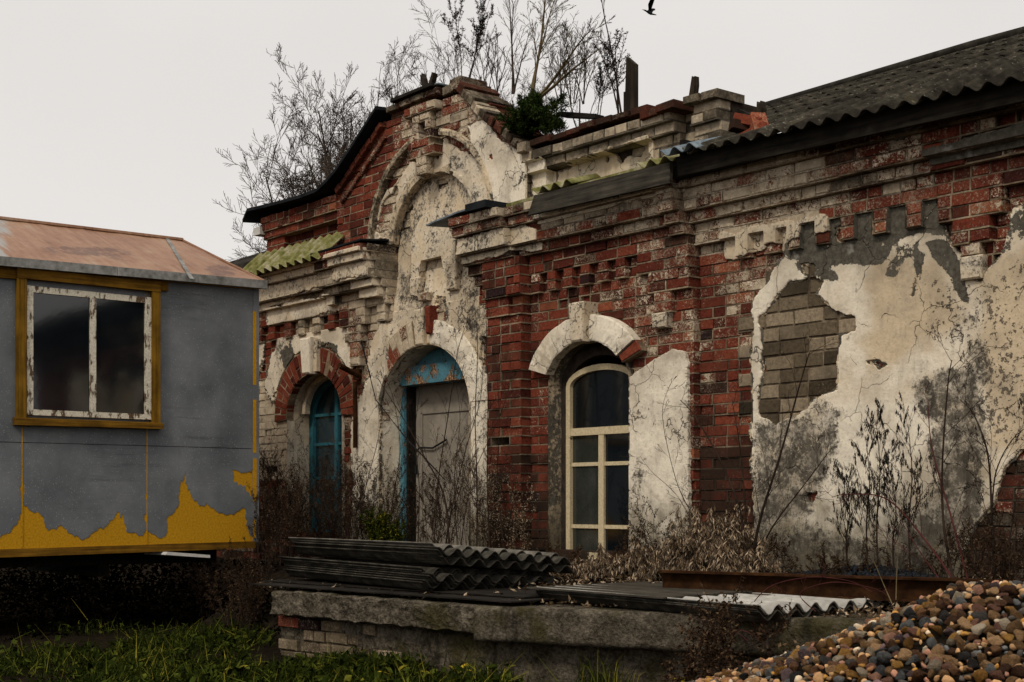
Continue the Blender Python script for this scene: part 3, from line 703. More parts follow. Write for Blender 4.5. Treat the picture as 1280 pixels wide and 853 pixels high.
# ================================================================== arches, windows, door, roof
def arch_pts(c, a, b, zs, a0, a1, n): 
    return [(c + a * math.cos(math.radians(a0 + (a1 - a0) * i / n)), zs + b * math.sin(math.radians(a0 + (a1 - a0) * i / n))) for i in range(n + 1)]
def ring(mb, c, zs, ai, bi, ao, bo, a0, a1, y0, y1, n=20, jit=.004, col=(.7, .1, 0, 0)):
    """plastered arch band, a thick curved slab"""
    I = arch_pts(c, ai, bi, zs, a0, a1, n); O = arch_pts(c, ao, bo, zs, a0, a1, n)
    j = lambda: rnd.uniform(-jit, jit)
    rows = []
    for (iu, iz), (ou, oz) in zip(I, O):
        m = [(iu + (ou - iu) * t, iz + (oz - iz) * t) for t in (0.0, .06, .5, .94, 1.0)]
        ys = [y1, y0 + .004, y0, y0 + .004, y1]
        m2 = [m[0], m[1], m[2], m[3], m[4]]
        yy = [y1, y0 + .006 + j(), y0 + j(), y0 + .006 + j(), y1]
        row = [mb.vert((m[0][0] + j(), y1, m[0][1] + j()), col), mb.vert((m[0][0] + j(), y0 + .012, m[0][1] + j()), col)]
        row += [mb.vert((q[0] + j(), y_, q[1] + j()), col) for q, y_ in zip(m2[1:4], yy[1:4])]
        row += [mb.vert((m[4][0] + j(), y0 + .012, m[4][1] + j()), col), mb.vert((m[4][0], y1, m[4][1]), col)]
        rows.append(row)
    for r0, r1 in zip(rows, rows[1:]):
        for k in range(len(r0) - 1): mb.face(r0[k], r0[k + 1], r1[k + 1], r1[k])
    mb.face(*rows[0][::-1]); mb.face(*rows[-1])
def voussoirs(mb, mo, c, zs, ai, bi, ao, bo, a0, a1, n, y0, y1, paint=.15, split=True, skip=()):
    for i in range(n):
        if i in skip: continue
        t0 = a0 + (a1 - a0) * i / n; t1 = a0 + (a1 - a0) * (i + 1) / n
        g = (t1 - t0) * .055
        def pt(r, t):
            a = ai + (ao - ai) * r; b = bi + (bo - bi) * r
            return (c + a * math.cos(math.radians(t)), zs + b * math.sin(math.radians(t)))
        bands = ((0, .46), (.49, 1)) if split and i % 2 else ((0, 1),)
        for r0, r1 in bands:
            q = [pt(r0, t0 + g), pt(r1, t0 + g), pt(r1, t1 - g), pt(r0, t1 - g)]
            if (a1 - a0) < 0: q = q[::-1]
            jj = lambda: rnd.uniform(-.003, .003)
            yy = y0 + rnd.uniform(0, .012)
            fr = [(u + jj(), yy + jj(), z + jj()) for u, z in q]
            mb.hexa(fr, [(u, y1, z) for u, _, z in fr], (min(1, max(0, rnd.gauss(.5, .2))), min(.95, max(0, paint + rnd.gauss(0, .15))), rnd.gauss(.05, .08), 0), ch=.007)
    I = arch_pts(c, ai, bi, zs, a0, a1, 24); O = arch_pts(c, ao, bo, zs, a0, a1, 24)
    for k in range(24):
        q = [I[k], O[k], O[k + 1], I[k + 1]]
        mo.hexa([(u, y0 + .012, z) for u, z in q], [(u, y1, z) for u, z in q], (.5, .2, .1, 0))
def reveal(name, c, a, b, zs, z0, y0, y1, mat, attr, parent=B, n=24, seed=0):
    """lining of an opening"""
    pts = [(c - a, z0)] + [(c - a, z0 + (zs - z0) * k / 8) for k in range(1, 8)] + arch_pts(c, a, b, zs, 180, 0, n) + [(c + a, zs + (z0 - zs) * k / 8) for k in range(1, 9)]
    mb = MB(); r = random.Random(seed)
    S = 5
    prev = None
    for (u, z) in pts:
        row = [mb.vert((u + r.uniform(-.003, .003), y0 + (y1 - y0) * k / S, z + r.uniform(-.003, .003)), attr) for k in range(S + 1)]
        if prev:
            for k in range(S): mb.face(prev[k], prev[k + 1], row[k + 1], row[k])
        prev = row
    return mb.build(name, mat, parent)
def arched_frame(mb, c, a, b, zs, z0, w, y0, y1, n=14):
    """outer frame following the arch"""
    o = [(c - a, z0), (c - a, zs)] + arch_pts(c, a, b, zs, 180, 0, n)[1:-1] + [(c + a, zs), (c + a, z0)]
    i = [(c - a + w, z0), (c - a + w, zs)] + arch_pts(c, a - w, b - w, zs, 180, 0, n)[1:-1] + [(c + a - w, zs), (c + a - w, z0)]
    for k in range(len(o) - 1):
        q = [i[k], o[k], o[k + 1], i[k + 1]][::-1]
        q = [o[k], i[k], i[k + 1], o[k + 1]]
        mb.hexa([(u, y0, z) for u, z in q], [(u, y1, z) for u, z in q])
# ---- right window -------------------------------------------------------------
pl = M['plaster']
mb = MB()
ring(mb, W_C, W_Z, W_A - .01, W_B - .01, .69, .53, 163, 99, -.075, .02, 16, col=(.62, .16, .04, .35))
mb.build('arch_surround', pl, B, label='left half of the white plaster arch over the right window'); mb = MB()
ring(mb, W_C, W_Z, W_A - .01, W_B - .01, .69, .53, 82, 33, -.085, .02, 16, col=(.85, .04, .0, .2))
mb.build('arch_surround', pl, B, label='right half of the white plaster arch over the right window')
mb = MB(); k0 = 99; 
def wedge(mb, c, zb, zt, wb, wt, y0, y1, col, lean=0):
    fr = [(c - wb / 2, y0, zb), (c + wb / 2, y0, zb), (c + wt / 2 + lean, y0 - .01, zt), (c - wt / 2 + lean, y0 - .01, zt)]
    mb.hexa(fr, [(p[0], y1, p[2]) for p in fr], col, ch=.012)
wedge(mb, W_C + .02, 1.755, 2.06, .13, .175, -.15, .03, (.42, .2, .05, .6)); mb.build('keystone', pl, B, label='cream keystone of the right window')
mb = MB(); mo = MB()
voussoirs(mb, mo, W_C, W_Z, W_A, W_B, .70, .54, 98.5, 92, 1, -.03, .05, .3, False)
o = mb.build('broken_arch_brick', M['brick'], B, label='bare brick beside the cream keystone'); mo.build('mortar', M['mortar'], o); mb = MB(); mo = MB()
voussoirs(mb, mo, W_C, W_Z, W_A, W_B, .70, .54, 32, 22, 1, -.07, .05, .10, False)
o = mb.build('broken_arch_brick', M['brick'], B, label='red brick at the broken right foot of the white arch'); mo.build('mortar', M['mortar'], o)
reveal('window_reveal', W_C, W_A - .002, W_B - .002, W_Z, .10, -.02, .20, M['plaster'], (.25, .62, .45, .3), seed=3)
mb = MB(); arched_frame(mb, W_C, W_A - .0, W_B, W_Z, .12, .11, .12, .2); mb.build('arch_gap_infill', M['core'], B)  # dark infill standing in for the shaded gap between frame and arch
win = MB(); FA = .405; FB = .16; FZ = 1.44; FC = W_C + .012
arched_frame(win, FC, FA, FB, FZ, .115, .048, .105, .17)
wo = win.build('window', M['cream_frame'], B, label='tall arched cream window with six panes')
fr = MB()
fr.box((FC - FA + .047, .112, 1.045), (FC + FA - .047, .158, 1.105)); fr.build('transom', M['cream_frame'], wo)
fr = MB(); fr.box((FC - .03, .116, .13), (FC + .03, .16, 1.046)); fr.build('mullion', M['cream_frame'], wo)
for z in (.80, .305):
    fr = MB(); fr.box((FC - FA + .047, .124, z), (FC - .029, .152, z + .03)); fr.box((FC + .029, .124, z), (FC + FA - .047, .152, z + .03)); fr.build('glazing_bar', M['cream_frame'], wo)
mb = MB(); mb.box((FC - FA - .005, .085, .06), (FC + FA + .005, .18, .117)); mb.build('sill', M['cream_worn'], wo)
def pane(x0, x1, z0, z1, mat, arch=False, y=.138):
    m = MB()
    if arch:
        o_ = [(x0, z0), (x1, z0)] + [(u, z) for u, z in arch_pts(FC, FA - .046, FB - .046, FZ, 0, 180, 12)]
        m.face(*[m.vert((u, y, z)) for u, z in o_])
    else: m.quad((x0, y, z0), (x1, y, z0), (x1, y, z1), (x0, y, z1))
    m.build('pane', mat, wo)
xl, xm0, xm1, xr = FC - FA + .046, FC - .028, FC + .028, FC + FA - .046
pane(xl, xr, 1.10, 0, M['glass_d'], True)
for z0, z1 in ((.828, 1.047), (.333, .802), (.115, .307)):
    pane(xl, xm0, z0, z1, M['glass_l']); pane(xm1, xr, z0, z1, M['glass_d'])
# ---- left window ---------------------------------------------------------------
mb = MB(); mo = MB()
voussoirs(mb, mo, L_C, L_Z, L_A - .005, L_B - .005, L_A + .24, L_B + .25, 184, 99, 12, -.035, .06, .12)
o = mb.build('arch_surround', M['brick'], B, label='left half of the red brick arch over the left window'); mo.build('mortar', M['mortar'], o)
mb = MB(); mo = MB()
voussoirs(mb, mo, L_C, L_Z, L_A - .005, L_B - .005, L_A + .24, L_B + .25, 81, -4, 12, -.035, .06, .12)
o = mb.build('arch_surround', M['brick'], B, label='right half of the red brick arch over the left window'); mo.build('mortar', M['mortar'], o)
mb = MB(); wedge(mb, L_C, L_Z + L_B - .02, 2.16, .14, .20, -.11, .05, (.9, .05, .0, .15)); mb.build('keystone', pl, B, label='white keystone of the left window')
mb = MB(); mb.box((L_C + .085, -.07, L_Z + L_B + .0), (L_C + .15, .05, 2.14), (.4, .3, .3, .4)); mb.build('keystone', pl, B, label='grey broken block beside the white keystone')
reveal('window_reveal', L_C, L_A - .002, L_B - .002, L_Z, .18, -.012, .30, M['plaster'], (.5, .16, .0, .3), seed=5)
mb = MB(); ring(mb, L_C + .0, L_Z + .04, L_A - .12, L_B - .10, L_A - .06, L_B - .05, 182, 60, .12, .19, 18, .002, (.5, .2, 0, .2)); mb.build('arch_moulding', pl, B)
lw = MB(); arched_frame(lw, L_C, L_A - .02, L_B - .02, L_Z, .2, .075, .24, .31)
lo = lw.build('window', M['blue_dark'], B, label='small arched teal painted window at the left')
m = MB(); m.box((L_C - .028, .25, .2), (L_C + .028, .30, L_Z + L_B - .09)); m.build('mullion', M['blue_dark'], lo)
for z in (1.10, 1.40, .75):
    m = MB(); m.box((L_C - L_A + .095, .256, z), (L_C - .028, .294, z + .03)); m.box((L_C + .028, .256, z), (L_C + L_A - .095, .294, z + .03)); m.build('glazing_bar', M['blue_dark'], lo)
m = MB(); pts = [(L_C - L_A + .08, .6), (L_C + L_A - .08, .6)] + arch_pts(L_C, L_A - .09, L_B - .09, L_Z, 0, 180, 14)
m.face(*[m.vert((u, .275, z)) for u, z in pts]); m.build('pane', M['glass_b'], lo)
m = MB()
for k in range(5): m.box((L_C - .42 + k * .168, .27 + .006 * (k % 2), .15), (L_C - .42 + k * .168 + .16, .30, .62))
m.build('boarding', M['blue_dark'], lo)
# ---- doorway --------------------------------------------------------------------
mb = MB(); mo = MB()
voussoirs(mb, mo, D_C, D_Z, D_A + .0, D_B + .0, D_A + .24, D_B + .24, 187, 101, 13, -.012, .10, .55, True)
o = mb.build('arch_surround', M['brick'], B, label='half whitewashed brick arch over the door'); mo.build('mortar', M['mortar'], o)
mb = MB(); ring(mb, D_C, D_Z, D_A, D_B, D_A + .24, D_B + .22, 82, 2, .0, .10, 18, .006, (.7, .22, .1, .5)); mb.build('arch_surround', pl, B, label='plastered right half of the door arch')
mb = MB(); wedge(mb, D_C - .02, D_Z + D_B - .01, 2.26, .12, .14, -.03, .06, (.4, .3, .2, .6)); mb.build('keystone', pl, B, label='crumbling plaster keystone over the door')
mb = MB(); wedge(mb, D_C + .13, D_Z + D_B + .08, 2.27, .06, .08, -.04, .06, (.55, .1, 0, 0)); wedge(mb, D_C + .03, 2.33, 2.40, .14, .15, -.03, .06, (.5, .6, .1, 0)); mb.build('keystone_bricks', M['brick'], B)
reveal('door_reveal', D_C, D_A - .002, D_B - .002, D_Z, -.05, .005, .32, M['plaster'], (.62, .18, .0, .3), seed=9)
do = MB()
dl, dr = D_C - D_A, D_C + D_A
zl = 1.61
do.box((dl, .22, -.02), (dl + .06, .31, zl))
dd = do.build('door', M['blue_paint'], B, label='grey sheet door under a blue lintel')
m = MB(); m.box((dr - .06, .22, -.02), (dr, .31, zl)); m.build('frame', M['blue_paint'], dd)
m = MB(); m.box((dl + .005, .16, zl), (dr - .005, .32, zl + .17)); m.build('lintel', M['blue_lintel'], dd)
m = MB(); q = [(u, z) for u, z in arch_pts(D_C, D_A - .003, D_B - .003, D_Z, 8, 172, 16) if z > zl + .169]; q = [(D_C + .40, zl + .17)] + q + [(D_C - .40, zl + .17)]
m.hexa([(u, .24, z) for u, z in q][::-1], [(u, .30, z) for u, z in q][::-1]); m.build('tympanum', M['blue_paint'], dd)
m = MB(); m.box((dl + .061, .25, -.02), (dl + .098, .36, zl - .001)); m.build('frame', M['board_dark'], dd)
m = MB(); m.box((dr - .098, .25, -.02), (dr - .061, .334, zl - .001)); m.build('frame', M['board_dark'], dd)
m = MB(); x0, x1 = dl + .10, dr - .07
m.box((x0, .335, -.02), (x1, .37, zl))
for a, b in (((x0 + .1, .322, .1), (x0 + .118, .336, 1.36)), ((x0 + .1, .322, 1.345), (x1 - .08, .336, 1.362)), ((x1 - .10, .322, .1), (x1 - .082, .336, 1.36)), ((x0 + .1, .322, .1), (x1 - .08, .336, .117))): m.box(a, b)
m.build('leaf', M['door'], dd)
m = MB(); m.tube([(x0 + .02, .315, .86), (x0 + .03, .305, .98), (x0 + .10, .305, 1.03), (x0 + .30, .31, 1.02), (x0 + .52, .31, 1.09)], .009, 6); m.tube([(x0 + .02, .315, .86), (x0 + .03, .31, .78)], .012, 6); m.build('cable', M['black_metal'], dd)
m = MB(); m.box((dl - .02, .44, -.05), (dr + .02, .46, 2.0)); m.build('door_backing', M['dark'], B)
# niche relief above the door, an arch on two short legs
def relief(name, pts, y0, y1, attr):
    m = MB(); m.hexa([(u, y0, z) for u, z in pts], [(u, y1, z) for u, z in pts], attr, ch=.012); return m
def W(px, py, y=0.0): p = onY(px, py, y); return (p.x, p.z)
o1 = arch_pts(-1.33, .33, .36, 2.83, 180, 0, 14); i1 = [(-1.33 - .16, 2.72), (-1.33 + .10, 2.72)]
m = MB()
def strip(m, A_, B_, y0, y1, at):
    for k in range(len(A_) - 1):
        q = [A_[k], B_[k], B_[k + 1], A_[k + 1]]
        jj = lambda: rnd.uniform(-.004, .004)
        m.hexa([(u, y0 + jj(), z) for u, z in q], [(u, y1, z) for u, z in q], at)
tp = arch_pts(-1.33, .34, .34, 2.80, 178, 2, 16)
inn = [(u, 2.60) for u, z in tp]
inn = [(u, max(2.70 if abs(u + 1.35) < .19 else 2.5, 2.5)) for u, z in tp]
at = (.45, .3, .0, .6)
pr_ = None
rows = []
for (u, zt_), (_, zb_) in zip(tp, inn):
    rows.append([(u, zb_), (u, zb_ + (zt_ - zb_) * .5), (u, zt_)])
vi = []
for r_ in rows: vi.append([[m.vert((u, -.005 + rnd.uniform(-.004, .004), z), at) for u, z in r_], [m.vert((u, .06, z), at) for u, z in (r_[0], r_[-1])]])
for a_, b_ in zip(vi, vi[1:]):
    for k in range(2): m.face(a_[0][k], b_[0][k], b_[0][k + 1], a_[0][k + 1])
    m.face(a_[0][2], b_[0][2], b_[1][1], a_[1][1]); m.face(b_[0][0], a_[0][0], a_[1][0], b_[1][0])
m.face(vi[-1][0][0], vi[-1][1][0], vi[-1][1][1], vi[-1][0][2]); m.face(vi[0][0][2], vi[0][1][1], vi[0][1][0], vi[0][0][0])
m.build('niche_relief', pl, B, label='small arched plaster relief above the door')
m = MB(); m.hexa([(-1.12, -.015, 2.38), (-.98, -.015, 2.38), (-.98, -.015, 2.62), (-1.12, -.015, 2.62)], [(-1.12, .06, 2.38), (-.98, .06, 2.38), (-.98, .06, 2.62), (-1.12, .06, 2.62)], (.4, .3, .1, .7), ch=.012)
m.build('niche_relief', pl, B, label='right leg hanging from the plaster relief'); m = MB()
m.hexa([(-1.68, -.015, 2.40), (-1.55, -.015, 2.37), (-1.52, -.015, 2.56), (-1.68, -.015, 2.56)], [(-1.68, .06, 2.40), (-1.55, .06, 2.37), (-1.52, .06, 2.56), (-1.68, .06, 2.56)], (.4, .3, .1, .7), ch=.012)
m.build('niche_relief', pl, B, label='left leg hanging from the plaster relief')
# white stubs under the corbels
for c, z0, z1, w, y0 in ((1.58, 1.79, 1.90, .16, -.07), (4.13, 1.84, 1.98, .16, .0)):
    m = MB(); m.hexa([(c - w / 2 + .01, y0, z0), (c + w / 2 - .01, y0, z0), (c + w / 2, y0, z1), (c - w / 2, y0, z1)], [(c - w / 2 + .01, .08, z0), (c + w / 2 - .01, .08, z0), (c + w / 2, .08, z1), (c - w / 2, .08, z1)], (.45, .36, .15, .4), ch=.01)
    m.build('corbel_stub', pl, B)
# moulded rib of the outer blind arch
m = MB(); ring(m, -1.33, 2.93, .90, .84, .965, .895, 78, 2, -.085, .02, 18, .004, (.35, .45, .1, .5)); m.build('arch_moulding', M['plaster'], B)
m = MB(); ring(m, -1.33, 2.93, .93, .86, .985, .915, 176, 108, -.07, .02, 16, .005, (.1, .62, .2, .5)); m.build('arch_moulding', M['plaster'], B)
m = MB(); ring(m, -1.33, 2.85, .635, .605, .73, .70, 174, 66, -.02, .06, 18, .006, (.25, .42, .2, .5)); m.build('arch_moulding', M['plaster'], B)
m = MB(); ring(m, -1.33, 2.85, .635, .605, .72, .69, 62, 6, -.015, .06, 14, .005, (.5, .25, .1, .5)); m.build('arch_moulding', M['plaster'], B)
# copings of the broken gable
m = MB()
def coping(m, a, b, y0, y1, th, n, c_fn, ragged=.012):
    a = Vector((a[0], 0, a[1])); b = Vector((b[0], 0, b[1])); d = (b - a); L = d.length; d.normalize(); nrm = Vector((-d.z, 0, d.x))
    if nrm.z < 0: nrm = -nrm
    for k in range(n):
        p = a + d * (L * k / n + .004); q = a + d * (L * (k + 1) / n - .004); t = th * rnd.uniform(.8, 1.1); o_ = rnd.uniform(-ragged, ragged)
        fr = [p, q, q + nrm * t, p + nrm * t]
        yy = y0 + o_
        m.hexa([(v.x, yy, v.z) for v in fr], [(v.x, y1, v.z) for v in fr], c_fn(), ch=.008)
cb = lambda: (min(1, max(0, rnd.gauss(.4, .2))), .35 + rnd.random() * .3, .42 + rnd.gauss(0, .1), 0)
coping(m, (-.64, 3.87), (.03, 3.37), -.12, .10, .07, 11, cb)
coping(m, (-.64, 3.88), (.03, 3.38), .11, .32, .065, 7, lambda: (rnd.gauss(.35, .15), .1, .35, 0), .03)
coping(m, (-.88, 4.08), (-.62, 3.88), -.10, .30, .08, 3, cb)
coping(m, (-1.92, 4.10), (-1.12, 4.11), -.12, .30, .06, 4, cb)
coping(m, (-1.10, 4.08), (-.86, 4.10), -.07, .30, .075, 2, cb); coping(m, (-1.06, 4.16), (-.90, 4.17), -.03, .28, .06, 1, cb)
for t in range(3): coping(m, (-.84 + t * .12, 4.03 - t * .1), (-.58 + t * .16, 3.87 - t * .13), .05 + t * .05, .3, .05, 4, lambda: (rnd.gauss(.4, .15), .15, .3, 0), .03)
coping(m, (-2.80, 3.50), (-2.0, 4.0), -.11, .1, .06, 9, lambda: (.5 + rnd.gauss(0, .15), .32, .3, 0), .006)
coping(m, (-2.74, 3.40), (-1.96, 3.89), -.085, .1, .05, 9, lambda: (.5 + rnd.gauss(0, .15), .45, .3, 0), .006)
coping(m, (0.0, 3.40), (1.44, 3.41), -.07, .28, .05, 8, lambda: (rnd.gauss(.35, .15), .3, .45, 0), .03)
coping(m, (1.42, 3.335), (1.80, 3.35), -.12, .25, .06, 2, lambda: (.45, .3, .4, 0), .02)
coping(m, (1.84, 3.36), (2.16, 3.355), -.09, .22, .06, 2, lambda: (.6, .75, .5, 0), .02)
coping(m, (0.0, 3.36), (.12, 3.36), -.12, .2, .09, 1, lambda: (.5, .85, .3, 0))
m.build('coping', M['brick'], B)
m = MB(); coping(m, (-1.80, 4.165), (-1.14, 4.172), -.15, .25, .03, 1, lambda: (0, 0, 0, 0)); m.build('coping_sheet', M['board_dark'], B)
m = MB(); coping(m, (-1.26, 4.18), (-1.10, 4.185), -.12, .1, .012, 1, lambda: (0, 0, 0, 0)); m.build('coping_sheet', M['blue_metal'], B)
# bent black sheet over the left parapet
m = MB(); line = [(-4.50, 3.50), (-4.40, 3.60), (-4.1, 3.585), (-3.7, 3.57), (-3.3, 3.56), (-3.0, 3.57), (-2.82, 3.63), (-2.66, 3.70), (-2.4, 3.86), (-2.2, 3.99), (-2.02, 4.11), (-1.96, 4.15)]
for (a0_, b0_), (a1_, b1_) in zip(line, line[1:]):
    m.hexa([(a0_, -.20, b0_ - .02), (a1_, -.20, b1_ - .02), (a1_, -.20, b1_ + .012), (a0_, -.20, b0_ + .012)], [(a0_, .35, b0_ + .02), (a1_, .35, b1_ + .02), (a1_, .35, b1_ + .05), (a0_, .35, b0_ + .05)])
m.build('parapet_sheet', M['black_metal'], B, label='bent black roofing sheet along the left parapet and gable edge')
m = MB(); m.box((-4.44, -.10, 3.34), (-4.30, .12, 3.42), (.9, .1, 0, 0)); m.build('parapet_block', M['white_board'], B)
# small zinc caps
m = MB(); a = [(-.96, -.34, 2.885), (-.82, -.35, 2.90), (-.5, -.35, 2.925), (-.12, -.33, 2.94)]
for p, q in zip(a, a[1:]): m.hexa([(p[0], p[1], p[2]), (q[0], q[1], q[2]), (q[0], q[1], q[2] + .014), (p[0], p[1], p[2] + .014)], [(p[0], .06, p[2] + .03), (q[0], .06, q[2] + .03), (q[0], .06, q[2] + .044), (p[0], .06, p[2] + .044)])
m.build('ledge_sheet', M['blue_metal'], B, label='blue grey zinc sheet on the cornice right of the door arch')
m = MB(); m.box((-.33, -.40, 2.90), (-.06, -.15, 2.96)); m.build('ledge_board', M['black_metal'], B)
m = MB(); m.hexa([(-3.0, -.33, 2.90), (-2.0, -.34, 2.915), (-2.0, -.34, 2.93), (-3.0, -.33, 2.915)], [(-3.0, .0, 2.93), (-2.0, .0, 2.95), (-2.0, .0, 2.965), (-3.0, .0, 2.945)]); m.build('ledge_sheet', M['black_metal'], B)
# ---- fibre cement roof ----------------------------------------------------------
def corrugated(u0, u1, y0, z0, y1, z1, wl=.14, amp=.024, per=8, rows=1, th=.008, step=.012, jit=0.0, seed=1, m=None, uslope=0.0):
    m = m or MB(); r = random.Random(seed)
    n = int((u1 - u0) / wl * per)
    L = math.hypot(y1 - y0, z1 - z0); ny, nz = -(z1 - z0) / L, (y1 - y0) / L
    for k in range(rows):
        t0, t1 = k / rows, (k + 1) / rows + (.03 if k < rows - 1 else 0)
        l0, l1 = step, 0.0
        prev = None
        for i in range(n + 1):
            u = u0 + (u1 - u0) * i / n
            w = amp * math.cos(2 * math.pi * (u - u0) / wl)
            jj = (r.uniform(-jit, jit) if i % per == 0 else 0)
            row = []
            for t, l, jy in ((t0, l0, jj), (t1, l1, 0)):
                for h in (0, -th):
                    d = w + l + h
                    row.append(m.vert((u, y0 + (y1 - y0) * t + ny * d - jy * .5, z0 + (z1 - z0) * t + nz * d + uslope * (u - 2.12) * (1 - t))))
            if prev:
                m.face(prev[0], row[0], row[2], prev[2]); m.face(prev[3], row[3], row[1], prev[1])
                m.face(prev[1], row[1], row[0], prev[0]); m.face(prev[2], row[2], row[3], prev[3])
            else: m.face(row[1], row[0], row[2], row[3])
            prev = row
        m.face(prev[0], prev[1], prev[3], prev[2])
    return m
RZ0, RZ1 = 2.905, 4.295
sl = (RZ1 - RZ0) / 3.35
yk = .25
ro = corrugated(2.10, 6.8, -.36, RZ0 + .015, yk, RZ0 + .015 + sl * (yk + .36), rows=1, seed=2, jit=.05, uslope=-.033, amp=.02).build('roof', M['roof_slate'], B, smooth=True, label='dark weathered corrugated roof on the right')
corrugated(-.02, 6.8, yk - .02, RZ0 + sl * (yk + .34) + .005, 3.0, RZ1, rows=6, seed=3, jit=.035, uslope=-.030, amp=.018).build('roof_slope', M['roof_slate'], ro, smooth=True)
corrugated(-.02, 6.8, 6.3, RZ0, 3.0, RZ1, rows=1, seed=4).build('roof_slope', M['old_slate'], ro, smooth=True)
m = MB(); m.tube([(-.05, 3.0, RZ1 + .01), (2.2, 3.0, RZ1 + .03), (4.5, 3.0, RZ1 + .0), (6.8, 3.0, RZ1 + .02)], .045, 8); m.build('ridge_cap', M['old_slate'], ro, smooth=True)
corrugated(-8.0, -4.42, -.34, RZ0 + .05, 2.6, RZ0 + .05 + 1.15, rows=2, seed=6).build('roof', M['old_slate'], B, smooth=True, label='dark corrugated roof behind the cabin')
# flat deck and rear wall close the volume
m = MB(); m.box((-8.0, .42, 2.86), (6.7, 6.2, 2.90)); m.box((-8.0, 6.0, -.5), (6.7, 6.2, 2.86)); m.box((6.5, .42, -.5), (6.7, 6.0, 2.86)); m.box((-8.0, .42, -.5), (-7.8, 6.0, 2.86)); m.build('rear_wall', M['core'], B)
# eave boards
M['board_fascia'] = m_wood('dark_weathered_fascia', (.006, .005, .004), (.028, .023, .017))
def board(name, p, y0, y1, mat, label=None):
    m = MB(); m.hexa([(u, y0, z) for u, z in p], [(u, y1, z) for u, z in p], ch=.006); return m.build(name, M[mat], B, label=label)
a = [W(871, 216, -.27), W(1282, 124, -.27)]
sl2 = (a[1][1] - a[0][1]) / (a[1][0] - a[0][0]); zz = lambda u: a[0][1] + sl2 * (u - a[0][0])
board('fascia_board', [(1.98, zz(1.98)), (6.7, zz(6.7) - .02), (6.7, zz(6.7) + .11), (1.95, zz(1.95) + .14)], -.28, -.245, 'board_fascia')
m = MB(); m.box((1.9, -.245, 2.80), (6.7, .09, 2.90)); m.box((1.97, -.2, 2.9), (4.2, .05, 2.935)); m.box((1.95, .05, 2.9), (6.7, .12, 2.96)); m.box((1.96, -.24, 2.9), (2.0, .25, 3.06)); m.build('soffit', M['board_dark'], B)
bq = [W(668, 271, -.25), W(846, 231, -.25), W(846, 205, -.25), W(676, 246, -.25)]
board('eave_board', bq, -.325, -.29, 'board_grey', 'loose grey board under the parapet')
# broken pieces of sheet left between parapet and board
m = corrugated(bq[3][0] - .05, bq[3][0] + .42, -.30, bq[3][1] + .03, .0, bq[3][1] + .13, seed=9); m.build('ledge_sheet', M['moss_slate'], B, smooth=True)
m = corrugated(bq[2][0] - .35, bq[2][0] + .02, -.30, bq[2][1] + .03, .0, bq[2][1] + .11, seed=10); m.build('ledge_sheet', M['moss_slate'], B, smooth=True)
m = MB(); m.hexa([(.0, -.23, 2.91), (1.72, -.23, 2.93), (1.72, -.23, 2.955), (.0, -.23, 2.935)], [(.0, .07, 2.98), (1.72, .07, 3.0), (1.72, .07, 3.02), (.0, .07, 3.0)]); m.build('ledge_sheet', M['moss_slate'], B)
m = corrugated(1.93, 2.27, -.40, 2.935, -.02, 3.06, seed=12); m.build('ledge_sheet', M['blue_metal'], B, smooth=True)
# green mossy sheet on the left ledge
g0 = W(340, 325, -.45); g1 = W(425, 306, -.45)
m = corrugated(-4.28, -2.70, -.37, 2.845, -.09, 3.12, wl=.15, amp=.028, seed=14); m.build('ledge_sheet', M['moss_slate'], B, smooth=False, label='mossy corrugated sheet resting on the left cornice')
m = MB(); m.hexa([(-4.7, -.32, 2.84), (-2.95, -.32, 2.86), (-2.95, -.32, 2.885), (-4.7, -.32, 2.865)], [(-4.7, -.1, 2.86), (-2.95, -.1, 2.87), (-2.95, -.1, 2.895), (-4.7, -.1, 2.885)]); m.build('soffit', M['board_dark'], B)
# bracket pipe by the left window
m = MB(); b0 = onY(444, 560, -.06); b1 = onY(444, 478, -.06); b2 = onY(428, 458, -.3)
m.tube([b0, b1], .022, 8); m.tube([onY(449, 470, -.08), onY(424, 457, -.34)], .028, 8); m.tube([onY(447, 475, -.02), onY(447, 462, -.02)], .045, 6)
m.build('drain_pipe', M['rust'], B, label='short rusty bracket pipe on the wall beside the left window')
m = MB(); m.tube([onY(452, 428, -.03), onY(470, 500, -.03), onY(505, 545, -.05), onY(556, 600, -.12)], .006, 5); m.build('wire', M['black_metal'], B)
# ================================================================== setting
rnd = random.Random(21)
GZ0 = -.55
def gh(x, y): return GZ0 + .10 * (fbm(np.asarray(x) * .5 + 3, np.asarray(y) * .5, 77, 3) - .5) - .0 * x
m = MB(); n = 90
xs = np.concatenate([np.linspace(-400, -9, 8), np.linspace(-8, 12, 60), np.linspace(13, 400, 8)]); ys = np.concatenate([np.linspace(-400, -12, 8), np.linspace(-11, 4, 50), np.linspace(5, 500, 8)])
X, Y = np.meshgrid(xs, ys, indexing='ij'); Zg = gh(X, Y)
for i in range(X.shape[0]):
    for j in range(X.shape[1]): m.vert((X[i, j], Y[i, j], Zg[i, j]))
for i in range(len(xs) - 1):
    for j in range(len(ys) - 1): a = i * len(ys) + j; m.face(a, a + len(ys), a + len(ys) + 1, a + 1)
g = m.build('ground', M['soil'], smooth=True); g['kind'] = 'structure'; g['label'] = 'dark damp earth of the yard'
